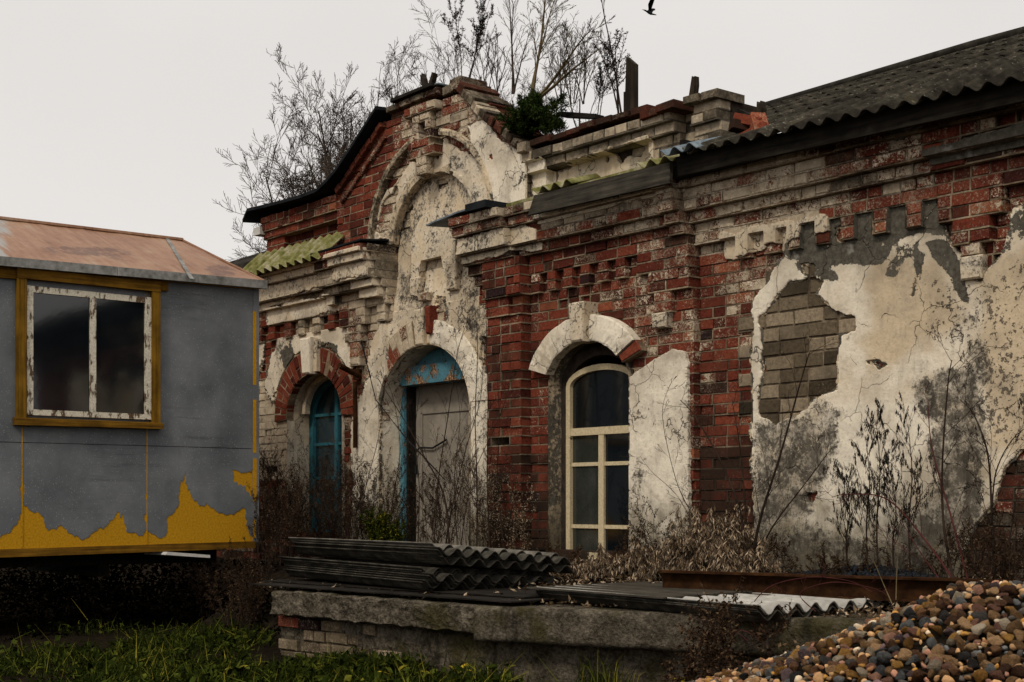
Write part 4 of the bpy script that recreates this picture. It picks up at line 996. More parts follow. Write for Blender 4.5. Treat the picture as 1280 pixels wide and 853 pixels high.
# terrace: made-up ground between wall and retaining wall
L0 = onZ(300, 735, -.1); L1 = onZ(345, 738, -.1); Mi = onZ(600, 757, -.1); R1 = onZ(1053, 774, -.09); R2 = R1 + (R1 - Mi) * 1.2; LL = L1 + (L1 - Mi) * 1.0
front = [LL, L1, Mi, R1, R2]
m = MB(); nu, nv = 90, 22
def fpt(t):
    k = min(int(t * 4), 3); return front[k].lerp(front[k + 1], t * 4 - k)
rows = []
for i in range(nu + 1):
    p = fpt(i / nu); row = []
    for j in range(nv + 1):
        s = j / nv; x = p.x; y = p.y + .12 + (.0 - p.y - .12 + .05) * s
        z = -.12 + .13 * sstep(0, 1, s) - (.55 * (1 - float(sstep(0, .55, s))) if i / nu < .235 else 0) + .05 * (fbm(x * 3, y * 3, 4) - .5) + .02 * (fbm(x * 14, y * 14, 4) - .5)
        row.append(m.vert((x, y, float(z))))
    rows.append(row)
for a, b in zip(rows, rows[1:]):
    for k in range(nv): m.face(a[k], b[k], b[k + 1], a[k + 1])
t = m.build('terrace_ground', M['soil'], smooth=True); t['kind'] = 'structure'; t['label'] = 'weedy made up earth along the foot of the building'
# retaining wall: base of rubble and bricks, two concrete slabs on top
RW = thing('retaining_wall', 'low crumbling concrete and brick retaining wall in front of the building', 'wall', (L1.x, L1.y, GZ0))
def roughbox(mb, a, b, dep, z0a, z1a, z0b, z1b, nx, nz, amp, seed, fr=2.2, lip=0.0, topn=4):
    """rough masonry block from a to b (front top line), dep deep"""
    a = Vector(a); b = Vector(b); d = (b - a); d.z = 0; L = d.length; d.normalize(); nrm = Vector((d.y, -d.x, 0))
    if nrm.y > 0: nrm = -nrm
    prev = None
    for i in range(nx + 1):
        s = i / nx; base = a + d * (L * s); base.z = 0
        z0 = z0a + (z0b - z0a) * s; z1 = z1a + (z1b - z1a) * s
        row = []
        def P3(off, z, k=1.0):
            uu_ = L * s * fr; q = (fbm(uu_, z * fr * 1.5, seed, 5) - .5) * 2 * amp * k + (fbm(uu_ * 6, z * fr * 9, seed + 2, 3) - .5) * amp * .7 * k
            return base + nrm * (off + float(q)) + Vector((0, 0, z + float(fbm(uu_ * 2.3, off * 4, seed + 5) - .5) * amp * .8 * k))
        row.append(P3(-dep * .9, z0, .3))
        row.append(P3(-.04, z0, .6))
        for k in range(nz + 1):
            t_ = k / nz; e = .022 * ((1 - abs(2 * t_ - 1)) < .12)
            row.append(P3(-e, z0 + (z1 - z0) * t_))
        for k in range(1, topn + 1): row.append(P3(-dep * k / topn, z1, .6))
        row = [mb.vert(p, (float(vn(s * 9, 3, seed)), 0, 0, 0)) for p in row]
        if prev:
            for k in range(len(row) - 1): mb.face(prev[k], row[k], row[k + 1], prev[k + 1])
        else: first = row
        prev = row
    mb.face(*first[::-1]); mb.face(*prev)
m = MB(); roughbox(m, L1 + Vector((-.05, -.02, 0)), Mi + Vector((-.006, -.02, 0)), .5, -.27, -.10, -.27, -.10, 200, 16, .034, 3, 4)
m.build('slab', M['concrete'], RW, smooth=False, label='broken concrete slab with a crumbling edge')
m = MB(); roughbox(m, Mi + Vector((.006, -.05, 0)), R2, .5, -.31, -.10, -.29, -.09, 180, 10, .008, 5, 3)
m.build('slab', M['concrete'], RW, smooth=True, label='long mossy concrete slab')
m = MB(); off = Vector((-.12, .10, 0)); roughbox(m, L1 + off, Mi + Vector((0, .10, 0)), .5, -.8, -.25, -.8, -.27, 170, 26, .032, 9, 4)
roughbox(m, Mi + Vector((0, .12, 0)), R2 + Vector((0, .14, 0)), .5, -.8, -.27, -.8, -.27, 150, 20, .014, 10, 3)
rb = m.build('base', M['concrete'], RW, smooth=False)
m = MB(); d = (Mi - L1); d.z = 0; LB = d.length; d.normalize(); nr = Vector((d.y, -d.x, 0))
for r in range(4):
    x = -.10 + (.06 if r % 2 else 0)
    for k in range(9):
        w = rnd.choice((.12, .24, .13, .24)); h = .072
        if x > .95 + r * .05 - .5 * (r == 3): break
        z = -.36 - r * .08; p = L1 + d * x - nr * .13; q = L1 + d * (x + w - .012) - nr * .13
        o_ = nr * rnd.uniform(.035, .07)
        if rnd.random() < .16 and r < 2: x += w; continue
        jz = rnd.uniform(-.006, .006)
        fr_ = [(p + o_), (q + o_)]
        m.hexa([(fr_[0].x, fr_[0].y, z + jz), (fr_[1].x, fr_[1].y, z + jz * .3), (fr_[1].x, fr_[1].y, z + h + jz), (fr_[0].x, fr_[0].y, z + h)], [(p.x, p.y, z), (q.x, q.y, z), (q.x, q.y, z + h), (p.x, p.y, z + h)], (rnd.gauss(.5, .2), .35, .12, 0 if (r == 0 and rnd.random() < .8) else 1.0), ch=.012)
        x += w
m.build('base_brickwork', M['brick'], RW)
# rusty steel beam and heap of coal
bl, br = onZ(828, 738, -.02), onZ(1290, 755, -.02)
d = (br - bl); d.z = 0; d.normalize(); nr = Vector((d.y, -d.x, 0)); nr = -nr if nr.y > 0 else nr
m = MB()
def beam_box(m, o0, o1, z0, z1):
    q = [bl + nr * o0, br + nr * o0]; w = [bl + nr * o1, br + nr * o1]
    m.hexa([(q[0].x, q[0].y, z0), (q[1].x, q[1].y, z0), (q[1].x, q[1].y, z1), (q[0].x, q[0].y, z1)], [(w[0].x, w[0].y, z0), (w[1].x, w[1].y, z0), (w[1].x, w[1].y, z1), (w[0].x, w[0].y, z1)], ch=.003)
beam_box(m, .055, -.05, -.03, -.018); beam_box(m, .0, -.008, -.018, .088); beam_box(m, .055, -.05, .088, .10)
tag(m.build('steel_beam', M['rust']), 'long rusty steel beam lying on the terrace below the cream panel', 'beam')
def heap_stones(name, cx, cy, z0, rad, h, num, s0, s1, mat, seed, ax=1.0, dirx=Vector((1, 0, 0))):
    r = random.Random(seed); m = MB()
    for i in range(num):
        a = r.random() * 6.283; q = math.sqrt(r.random())
        u, v = math.cos(a) * q, math.sin(a) * q
        p = Vector((cx, cy, 0)) + dirx * (u * rad * ax) + Vector((-dirx.y, dirx.x, 0)) * (v * rad)
        s = r.uniform(s0, s1); z = z0 + h * (1 - q) ** .8
        pts = [Vector((r.gauss(0, 1), r.gauss(0, 1), r.gauss(0, .8))).normalized() * s * r.uniform(.7, 1.2) for _ in range(6)]
        base = len(m.v)
        o = [Vector((1, 0, 0)), Vector((-1, 0, 0)), Vector((0, 1, 0)), Vector((0, -1, 0)), Vector((0, 0, 1)), Vector((0, 0, -1))]
        rt = Matrix.Rotation(r.random() * 6, 3, 'X') @ Matrix.Rotation(r.random() * 6, 3, 'Z')
        for e in o: m.vert(p + Vector((0, 0, z)) + (rt @ e) * s * r.uniform(.7, 1.25), (r.random(), 0, 0, 0))
        for f_ in ((0, 2, 4), (2, 1, 4), (1, 3, 4), (3, 0, 4), (2, 0, 5), (1, 2, 5), (3, 1, 5), (0, 3, 5)): m.face(*[base + k for k in f_])
    return m.build(name, M[mat])
c0 = onZ(1010, 716, .02)
o = heap_stones('coal_heap', 3.75, -.42, .0, .28, .13, 2600, .008, .02, 'coal', 4, 3.6, Vector((.98, -.17, 0)).normalized())
tag(o, 'low heap of black coal bits along the wall behind the rusty beam', 'coal heap', kind='stuff')
# ================================================================== stacks of corrugated sheets
def sheet_mesh(name, Lx=1.75, Wy=1.13, wl=.150, amp=.025, th=.007, seed=0, brk=0):
    r = random.Random(seed); m = MB(); n = 75; nl = 6
    prev = None
    for i in range(n + 1):
        y = Wy * i / n; z = amp * math.cos(2 * math.pi * y / wl)
        row = []
        er = r.uniform(-.004, .004); el = r.uniform(-.004, .004) - (brk * max(0, (y - .5)) if brk else 0)
        for k in range(nl + 1):
            x = -Lx * k / nl + (er if k == 0 else 0) + (el if k == nl else 0)
            row.append((m.vert((x, y, z + th / 2)), m.vert((x, y, z - th / 2))))
        if prev:
            for k in range(nl):
                m.face(prev[k][0], prev[k + 1][0], row[k + 1][0], row[k][0]); m.face(prev[k][1], row[k][1], row[k + 1][1], prev[k + 1][1])
            m.face(prev[0][0], row[0][0], row[0][1], prev[0][1]); m.face(prev[nl][0], prev[nl][1], row[nl][1], row[nl][0])
        else:
            for k in range(nl): m.face(row[k][0], row[k][1], row[k + 1][1], row[k + 1][0])
        prev = row
    for k in range(nl): m.face(prev[k][0], prev[k + 1][0], prev[k + 1][1], prev[k][1])
    return m
def place_sheet(me, x, y, z, tilt_x, tilt_y, yaw, label, group):
    o = bpy.data.objects.new('corrugated_sheet', me); COL.objects.link(o)
    o.location = (x, y, z); o.rotation_euler = (tilt_x, tilt_y, yaw); tag(o, label, 'roofing sheet', group); return o
def sheet_data(seed, mat, brk=0):
    mb = sheet_mesh('corrugated_sheet', seed=seed, brk=brk); me = bpy.data.meshes.new('corrugated_sheet'); me.from_pydata(mb.v, [], mb.f); me.materials.append(M[mat]); 
    me.polygons.foreach_set('use_smooth', [True] * len(me.polygons)); me.update(); return me
SH = [sheet_data(s, 'old_slate', b) for s, b in ((1, 0), (2, 0), (3, .06), (4, -.05))]
TOP = sheet_data(8, 'sheet_top' if 'sheet_top' in M else 'old_slate'); PALE = sheet_data(9, 'pale_slate')
M['dim_slate'] = m_simple('grey_fibre_cement', (.04, .036, .03), (.12, .108, .09), 8, .9, .003, c2=(.2, .18, .15), spec=.08); TOP.materials[0] = M['dim_slate']
M['stack_slate'] = m_simple('stacked_fibre_cement', (.012, .011, .009), (.04, .036, .029), 9, .9, .003, c2=(.10, .09, .07), spec=.06)
for s_ in SH: s_.materials[0] = M['stack_slate']
GS = 'corrugated sheets stacked on the terrace'
TX = -.070
# (the tilt falls towards the wall, the far long edges sag)
for i in range(6):
    place_sheet(SH[i % 4], 1.70 + rnd.uniform(-.05, .05), -2.24 + rnd.uniform(-.02, .02), -.02 + i * .0145, TX + .004 * i, .012, rnd.uniform(-.012, .012), 'dark grey corrugated sheet in the lower layers of the tall stack', GS)
place_sheet(SH[2], 1.66, -2.26, .072, TX + .02, .012, .012, 'uppermost sheet of the lower layers in the tall stack, just below the gap', GS)
for i in range(5):
    place_sheet(SH[(i + 1) % 4], 1.74 + rnd.uniform(-.05, .07), -2.20 + rnd.uniform(-.022, .022), .145 + i * .0145, TX - .012, .006, rnd.uniform(-.022, .022), 'dark grey corrugated sheet in the upper layers of the tall stack', GS)
place_sheet(TOP, 1.72, -2.22, .228, TX - .012, .002, .010, 'pale edged corrugated sheet lying on top of the tall stack', GS)
m = MB(); 
for y0, lb_ in ((-2.1, 'front'), (-1.5, 'rear')):
    m = MB(); m.hexa([(.25, y0, .105), (1.55, y0, .10), (1.55, y0, .132), (.25, y0, .135)], [(.25, y0 + .1, .10), (1.55, y0 + .1, .095), (1.55, y0 + .1, .125), (.25, y0 + .1, .13)])
    tag(m.build('spacer_board', M['board_dark']), lb_ + ' dark spacer board wedged between the two layers of the tall stack', 'board')
# flat thin sheets underneath, overhanging the slab
for i, (p, q, zz_, lab) in enumerate((((312, 731), (638, 754), -.075, 'lowest thin dark sheet overhanging the broken slab'), ((330, 727), (655, 748), -.062, 'thin dark flat sheet right under the tall stack'))):
    a = onZ(*p, zz_); b = onZ(*q, zz_); d = (b - a).normalized(); nn = Vector((-d.y, d.x, 0)); nn = nn if nn.y > 0 else -nn
    m = MB(); c, e = a + nn * .9, b + nn * .9; N = 16
    for k in range(N):
        s0, s1 = k / N, (k + 1) / N; w0 = rnd.uniform(-.01, .01)
        p0 = a.lerp(b, s0); p1 = a.lerp(b, s1); q0 = c.lerp(e, s0); q1 = c.lerp(e, s1)
        m.hexa([(p0.x, p0.y, zz_), (p1.x, p1.y, zz_), (p1.x, p1.y, zz_ + .008), (p0.x, p0.y, zz_ + .008)], [(q0.x, q0.y, zz_), (q1.x, q1.y, zz_), (q1.x, q1.y, zz_ + .008), (q0.x, q0.y, zz_ + .008)])
    tag(m.build('flat_sheet', M['board_dark']), lab, 'roofing sheet')
GS2 = 'corrugated sheets in the low right stack'
for i in range(4):
    place_sheet(SH[(i + 2) % 4], 4.16 + rnd.uniform(-.02, .02), -1.93 + rnd.uniform(-.01, .01), -.084 + i * .010, -.006, .008, rnd.uniform(-.012, .012), 'dark corrugated sheet under the pale one in the low right stack', GS2)
place_sheet(PALE, 4.17, -1.93, -.042, -.006, .008, .004, 'pale grey corrugated sheet on top of the low right stack', GS2)
m = MB(); m.hexa([(2.36, -1.97, -.012), (3.52, -1.97, -.016), (3.52, -1.97, -.008), (2.36, -1.97, -.004)], [(2.36, -.95, -.012), (3.46, -.95, -.012), (3.46, -.95, -.004), (2.36, -.95, -.004)]); 
tag(m.build('roofing_felt', M['board_grey']), 'dark flat felt sheet covering the left half of the low stack', 'felt sheet')
# ================================================================== gravel heap
HP = Vector((6.10, -2.55, 0)); HZ = .175; HS = .40
def heap_h(x, y):
    dx, dy = x - HP.x, y - HP.y
    a = dx * .80 - dy * .6; b = dx * .6 + dy * .8
    r = np.sqrt((a / 1.0) ** 2 + b * b + .03) - .30
    return HZ - HS * np.maximum(r, 0) ** 1.0 * 1.0 + .10 * (fbm(x * 2.2, y * 2.2, 31, 3) - .5)
m = MB(); N = 70; xs = np.linspace(HP.x - 2.4, HP.x + 2.4, N); ys = np.linspace(HP.y - 2.4, HP.y + 2.4, N)
X, Y = np.meshgrid(xs, ys, indexing='ij'); Zh = heap_h(X, Y) - .03
for i in range(N):
    for j in range(N): m.vert((X[i, j], Y[i, j], float(max(Zh[i, j], -.75))), (.2, 0, 0, 0))
for i in range(N - 1):
    for j in range(N - 1): a = i * N + j; m.face(a, a + N, a + N + 1, a + 1)
o = m.build('gravel_core', M['soil'], smooth=True); o.name = 'gravel_bed'; tag(o, 'dark grit filling the gaps inside the gravel heap', 'gravel', kind='stuff')
PEB = [('tan', (.19, .105, .045), (.36, .215, .105)), ('brown', (.07, .032, .015), (.18, .088, .042)), ('pale cream', (.28, .22, .15), (.42, .34, .24)), ('slate grey', (.045, .046, .046), (.115, .115, .11)), ('pinkish', (.17, .08, .052), (.31, .16, .105)), ('ochre', (.18, .085, .018), (.32, .165, .04)), ('dark', (.025, .022, .02), (.07, .06, .05)), ('purplish', (.055, .034, .034), (.12, .08, .078))]
PW = [32, 17, 12, 8, 9, 9, 9, 4]
def m_peb(nm, a, b):
    t = NT(nm); n = t.noise(2.2, 6, .72); n2 = t.noise(7, 5, .75); oi = t.n('ShaderNodeObjectInfo').outputs['Random']; A = t.attr()[0]
    k = t.math('ADD', t.math('ADD', t.math('MULTIPLY', n, .55), t.math('MULTIPLY', n2, .3)), t.math('MULTIPLY', t.math('SUBTRACT', t.math('ADD', oi, A), .6), .35))
    return t.fin(t.ramp(k, [(.20, tuple(.7 * q for q in a)), (.36, tuple(1.25 * q for q in a)), (.52, tuple(1.25 * q for q in b)), (.72, tuple(1.75 * q for q in b))]), .85, t.math('ADD', n, t.math('MULTIPLY', n2, .6)), .25, .8, Specular_IOR_Level=.1)
PM = [m_peb(nm.replace(' ', '_') + '_pebble', a, b) for nm, a, b in PEB]
import bmesh
def stone(seed, sub):
    bm = bmesh.new(); bmesh.ops.create_icosphere(bm, subdivisions=sub, radius=1); r = random.Random(seed)
    sx, sy, sz = r.uniform(1.0, 1.6), r.uniform(.85, 1.2), r.uniform(.65, 1.0)
    planes = [(Vector((r.gauss(0, 1), r.gauss(0, 1), r.gauss(0, 1))).normalized(), r.uniform(.42, .8)) for _ in range(12)]
    vs = []
    for v in bm.verts:
        p = v.co.copy()
        for nrm, d in planes:
            q = p.dot(nrm) - d
            if q > 0: p -= nrm * q * .97
        p = Vector((p.x * sx, p.y * sy, p.z * sz)); vs.append(p)
    fs = [tuple(v.index for v in f.verts) for f in bm.faces]; bm.free(); return vs, fs
ST_HI = [stone(s, 3) for s in range(10)]; ST_LO = [stone(s + 40, 2) for s in range(8)]
pm = {}
def peb_mesh(si, ci):
    if (si, ci) not in pm:
        vs, fs = ST_HI[si]; me = bpy.data.meshes.new('pebble'); me.from_pydata([tuple(v) for v in vs], [], fs)
        ca = me.color_attributes.new('bk', 'FLOAT_COLOR', 'POINT'); ca.data.foreach_set('color', [.0, 0, 0, 0] * len(vs))
        me.materials.append(PM[ci]); me.polygons.foreach_set('use_smooth', [True] * len(fs)); me.update(); pm[(si, ci)] = me
    return pm[(si, ci)]
r = random.Random(5); cand = []
for i in range(110000):
    x = HP.x + r.uniform(-2.3, 2.3); y = HP.y + r.uniform(-2.3, 1.9); h = float(heap_h(x, y))
    if h < GZ0 - .05: continue
    px, py = proj(x, y, h)
    if px < 700 or px > 1420 or py > 1000: continue
    s = r.choice((.011, .013, .016, .020, .025)) * r.uniform(.9, 1.1)
    cand.append((x, y, h, s))
r.shuffle(cand); grid = {}; keep = []
for x, y, h, s in sorted(cand, key=lambda c: -c[3] + r.uniform(0, .012)):
    k = (int(math.floor(x / .06)), int(math.floor(y / .06))); ok = True
    for i in (-1, 0, 1):
        for j in (-1, 0, 1):
            for (a, b, t) in grid.get((k[0] + i, k[1] + j), ()):
                if (a - x) ** 2 + (b - y) ** 2 < ((s + t) * .72) ** 2: ok = False
    if ok: grid.setdefault(k, []).append((x, y, s)); keep.append((x, y, h, s))
def size_px(c):
    px, py = proj(c[0], c[1], c[2]); dep = -CT * (c[0] - CX) + ST * (c[1] - CY)
    vis = 1 if (0 < px < 1280 and 0 < py < 853) else .05
    # the slope facing away over the crest cannot be seen
    e = .02; gx = float(heap_h(c[0] + e, c[1]) - heap_h(c[0] - e, c[1])) / (2 * e); gy = float(heap_h(c[0], c[1] + e) - heap_h(c[0], c[1] - e)) / (2 * e)
    nv = Vector((-gx, -gy, 1)).normalized(); v = Vector((CX - c[0], CY - c[1], CZ - c[2])).normalized()
    return vis * (c[3] / dep) * (1 if nv.dot(v) > .02 else .05)
keep.sort(key=size_px, reverse=True)
GP = 'pebbles lying on the gravel heap'
rest = {ci: MB() for ci in range(8)}
for i, (x, y, h, s) in enumerate(keep):
    ci = r.choices(range(8), PW)[0]; rot = Matrix.Rotation(r.random() * 6.28, 3, 'Z') @ Matrix.Rotation(r.gauss(0, .7), 3, 'X') @ Matrix.Rotation(r.gauss(0, .7), 3, 'Y')
    z = h + r.uniform(-.010, .012)
    if i < 300:
        o = bpy.data.objects.new('pebble', peb_mesh(r.randrange(10), ci)); COL.objects.link(o); o.location = (x, y, z); o.rotation_euler = rot.to_euler(); o.scale = (s, s, s)
        tag(o, '%s rounded pebble lying among others on the gravel heap' % PEB[ci][0], 'pebble', GP)
    else:
        vs, fs = ST_LO[r.randrange(8)]; mb = rest[0]; b = len(mb.v); tn = r.random()
        for v in vs: mb.vert(rot @ (v * s) + Vector((x, y, z)), (ci / 8 + .06, tn, 0, 0))
        for f_ in fs: mb.face(b + f_[0], b + f_[1], b + f_[2])
t = NT('mixed_pebbles'); A = t.attr(); n = t.noise(110, 6, .72)
x_ = t.n('ShaderNodeValToRGB'); x_.color_ramp.interpolation = 'CONSTANT'; t.set(x_.inputs[0], A[0]); e = x_.color_ramp.elements
while len(e) < 8: e.new(.5)
for q, (i, (nm, a, b)) in zip(e, enumerate(PEB)): q.position = i / 8; q.color = tuple((u + v) / 2 for u, v in zip(a, b)) + (1,)
colr = t.mix(1, x_.outputs[0], t.ramp(t.math('ADD', t.math('MULTIPLY', n, .6), t.math('MULTIPLY', A[1], .4)), [(.25, (.6, .6, .6)), (.45, (1.2, 1.2, 1.2)), (.7, (2.0, 1.95, 1.9))]), 'MULTIPLY')
M['pebbles'] = t.fin(colr, .85, n, .005, .8, Specular_IOR_Level=.1)
o = rest[0].build('gravel', M['pebbles'], smooth=True); tag(o, 'mixed small pebbles making up the rest of the gravel heap', 'gravel', kind='stuff')
print('pebbles', len(keep))
# ================================================================== cabin on the left
TXX = -2.2
T = thing('site_cabin', 'grey sheet clad site cabin with peeling yellow paint and a rusty hipped roof', 'cabin', (TXX, -3.6, .1))
Y1, Y0 = -1.29, -6.4
zt = lambda y: 2.405 + (y + 1.29) * .018; zb_ = lambda y: .165 + (y + 1.29) * .012
m = MB(); m.hexa([(TXX, Y0, zb_(Y0)), (TXX, Y1, zb_(Y1)), (TXX, Y1, zt(Y1)), (TXX, Y0, zt(Y0))], [(TXX - 2.4, Y0, zb_(Y0)), (TXX - 2.4, Y1, zb_(Y1)), (TXX - 2.4, Y1, zt(Y1)), (TXX - 2.4, Y0, zt(Y0))])
m.build('body', M['yellow'], T)
# grey cladding that has peeled off along the bottom, traced in the plane of the side
def cab_px(U, Z):
    return proj(np.full(U.shape, TXX), U, Z)
GREYP = [[(-700,300),(19,335),(27,338),(27,640),(22,655),(10,668),(0,672),(-60,690),(-120,650),(-300,690),(-500,660),(-700,690)],
         [(28,338),(183,350),(183,662),(178,668),(160,668),(150,640),(140,648),(125,660),(112,672),(104,676),(96,668),(75,660),(60,664),(52,645),(32,636),(28,638)],
         [(184,350),(317,362),(317,588),(300,590),(291,588),(292,600),(308,612),(318,622),(319,672),(311,668),(303,638),(289,645),(270,640),(262,632),(252,630),(247,626),(234,612),(231,592),(224,618),(222,634),(207,648),(205,672),(200,674),(184,664)]]
def fg(U, Z):
    X, Yp = cab_px(U, Z); s = np.full(U.shape, -1e9)
    for p in GREYP: s = np.maximum(s, sdf_poly(X, Yp, p))
    edge = sstep(560, 620, Yp)
    return s + edge * (8 * (fbm(U * 12, Z * 4, 5, 4) - .5) + 9 * (fbm(U * 46, Z * 16, 8, 3) - .5))
def slabx(name, f, u0, u1, z0, z1, x, th, mat, parent, res=.012):
    """same ragged coat, on the side of the cabin (plane x = const, u runs along y)"""
    o = slab(name, u0, u1, z0, z1, f, lambda U, Z: np.zeros(U.shape), lambda U, Z: (np.zeros(U.shape),) * 4, th, res, 3, mat, None, None, .0008)
    v = np.empty(len(o.data.vertices) * 3, np.float32); o.data.vertices.foreach_get('co', v); v = v.reshape(-1, 3)
    w = np.stack([x - v[:, 1], v[:, 0], v[:, 2]], 1); o.data.vertices.foreach_set('co', w.ravel()); o.data.update()
    o.parent = parent; o.matrix_parent_inverse = Matrix.Translation(-Vector(parent.location)); return o
slabx('cladding', fg, -6.4, -1.30, .14, 2.44, TXX, .004, 'grey_panel', T)
for px_ in (27.5, 183.5):
    y = onX(px_, 600, TXX).y; m = MB(); m.box((TXX + .001, y - .004, zb_(y) + .01), (TXX + .007, y + .003, 1.15)); m.build('seam', M['yellow'], T)
m = MB(); m.box((TXX + .001, -6.3, .985), (TXX + .0055, Y1 - .06, .989)); m.build('seam', M['board_dark'], T)
# corner trims
m = MB(); m.box((TXX - .01, Y1 - .045, .16), (TXX + .012, Y1 + .012, 2.40)); o = m.build('corner_trim', M['grey_panel'], T)
m = MB()
for z0, z1 in ((1.55, 2.20), (.95, 1.42), (.52, .90), (.2, .36)): m.box((TXX + .011, Y1 - .048, z0), (TXX + .0135, Y1 - .022 + .012 * rnd.random(), z1))
m.build('flaked_strip', M['yellow'], o)
# roof: hipped, rusty sheets with a pale joint strip
RX, RZR = TXX - 1.2, 2.985; EX = TXX + .075; EY1 = Y1 + .03
def ez(y): return zt(y) + .055
m = MB(); N = 40; Mm = 10
yr1 = -1.42 - .0
for i in range(N + 1):
    yy_ = Y0 + (EY1 - Y0) * i / N; row = []
    for j in range(Mm + 1):
        t_ = j / Mm; yR = min(yy_, yr1 + 0) if False else Y0 + (yr1 - Y0) * i / N
        y = yy_ + (yR - yy_) * t_; x = EX + (RX - EX) * t_; z = ez(yy_) + (RZR + (y + 1.42) * .008 - ez(yy_)) * t_
        px, py = proj(x, y, z)
        blot = 0.0
        for (bx, by_, rx_, ry_) in ((120, 315, 55, 9), (75, 313, 30, 7), (275, 340, 28, 12), (150, 320, 18, 10)): blot = max(blot, 1 - ((px - bx) / rx_) ** 2 - ((py - by_) / ry_) ** 2)
        bare = float(sstep(40, -10, px)) * .8
        row.append(m.vert((x, y, z + .004 * math.sin(i * 1.9 + j)), (max(0.0, min(.75, float(blot))), bare, 0, 0)))
    if i:
        for j in range(Mm): m.face(pv[j], row[j], row[j + 1], pv[j + 1])
    pv = row
# hip end and far slope
hp = [(EX, EY1, ez(EY1)), (RX - (EX - RX), EY1, ez(EY1)), (RX, yr1, RZR)]
m.face(*[m.vert(p, (.2, 0, 0, 0)) for p in hp])
m.quad((EX - 2 * (EX - RX), Y0, ez(Y0)), (RX, Y0, RZR - .04), (RX, yr1, RZR), (RX - (EX - RX), EY1, ez(EY1)), (.2, 0, 0, 0))
rf = m.build('roof', M['rust_roof'], T, label='low hipped roof of rusty sheet metal')
def stripx(name, a, b, w, th, mat, parent):
    a = Vector(a); b = Vector(b); m = MB(); d = (b - a).normalized(); s = d.cross(Vector((.45, 0, .9))).normalized() * w
    up = Vector((.45, 0, .9)) * th
    m.hexa([a - s + up, b - s + up, b + s + up, a + s + up], [a - s, b - s, b + s, a + s]); return m.build(name, mat, parent)
def roofpt(px, py):
    # intersection with the near slope
    n_ = (Vector((RX, yr1, RZR)) - Vector((EX, EY1, ez(EY1)))).cross(Vector((0, 1, .012))).normalized(); d = Vector(ray(px, py)); c = Vector((CX, CY, CZ)); k = (Vector((EX, EY1, ez(EY1))) - c).dot(n_) / d.dot(n_); return c + d * k
stripx('joint_strip', roofpt(209, 299), roofpt(240, 350), .018, .008, M['zinc_strip'], rf)
m = MB(); m.tube([(RX, Y0, RZR - .03), (RX, -3.1, RZR - .005), (RX, yr1, RZR + .008)], .022, 6); m.build('ridge_cap', M['rust_roof'], rf)
m = MB(); m.tube([(RX, yr1, RZR + .006), (EX, EY1, ez(EY1) + .006)], .012, 5); m.build('hip_cap', M['rust_roof'], rf)
m = MB()
for y0_, y1_, o_ in ((Y0, -2.62, 0), (-2.62, -1.9, .006), (-1.9, EY1 + .03, -.002)):
    m.hexa([(EX + .012 + o_, y0_, ez(y0_) - .062), (EX + .012 + o_, y1_, ez(y1_) - .062), (EX + .004, y1_, ez(y1_) + .012), (EX + .004, y0_, ez(y0_) + .012)], [(EX - .03, y0_, ez(y0_) - .062), (EX - .03, y1_, ez(y1_) - .062), (EX - .03, y1_, ez(y1_) + .014), (EX - .03, y0_, ez(y0_) + .014)], ch=.004)
m.build('eave_strip', M['zinc_strip'], rf)
m = MB(); m.hexa([(TXX + .03, Y0, zt(Y0) - .10), (TXX + .03, -2.15, zt(-2.15) - .09), (TXX + .03, -2.15, zt(-2.15) + .03), (TXX + .03, Y0, zt(Y0) + .03)], [(TXX - .01, Y0, zt(Y0) - .10), (TXX - .01, -2.15, zt(-2.15) - .09), (TXX - .01, -2.15, zt(-2.15) + .03), (TXX - .01, Y0, zt(Y0) + .03)]); m.build('head_board', M['yellow_wood'], T)
# bottom rail
m = MB(); m.hexa([(TXX + .02, Y0, zb_(Y0) - .065), (TXX + .02, Y1 - .02, zb_(Y1) - .055), (TXX + .02, Y1 - .02, zb_(Y1) + .005), (TXX + .02, Y0, zb_(Y0) + .005)], [(TXX - .05, Y0, zb_(Y0) - .065), (TXX - .05, Y1 - .02, zb_(Y1) - .055), (TXX - .05, Y1 - .02, zb_(Y1) + .005), (TXX - .05, Y0, zb_(Y0) + .005)], ch=.006); m.build('bottom_rail', M['yellow_wood'], T)
# window
wy0, wy1, wz0, wz1 = -3.44, -2.23, 1.175, 2.30
wn = MB()
wn.box((TXX, wy0, wz0), (TXX + .05, wy0 + .075, wz1 - .02))
wo_ = wn.build('window', M['yellow_post'], T, label='two pane window in an ochre wooden surround')
wn = MB(); wn.box((TXX, wy1 - .075, wz0), (TXX + .05, wy1, wz1 - .02)); wn.build('side_board', M['yellow_post'], wo_)
wn = MB(); wn.box((TXX, wy0, wz1 - .019), (TXX + .055, wy1, wz1 + .06)); wn.build('header', M['yellow_wood'], wo_)
wn = MB(); wn.hexa([(TXX + .075, wy0 - .02, wz0 - .055), (TXX + .075, wy1 + .015, wz0 - .045), (TXX + .075, wy1 + .015, wz0), (TXX + .075, wy0 - .02, wz0 - .002)], [(TXX, wy0 - .02, wz0 - .055), (TXX, wy1 + .015, wz0 - .045), (TXX, wy1 + .015, wz0 + .012), (TXX, wy0 - .02, wz0 + .012)]); wn.build('sill', M['yellow_wood'], wo_)
sx = TXX + .032; a0, a1 = wy0 + .085, wy1 - .075; b0, b1 = wz0 + .03, wz1 - .07; mid = (a0 + a1) / 2 + .02
fr = MB()
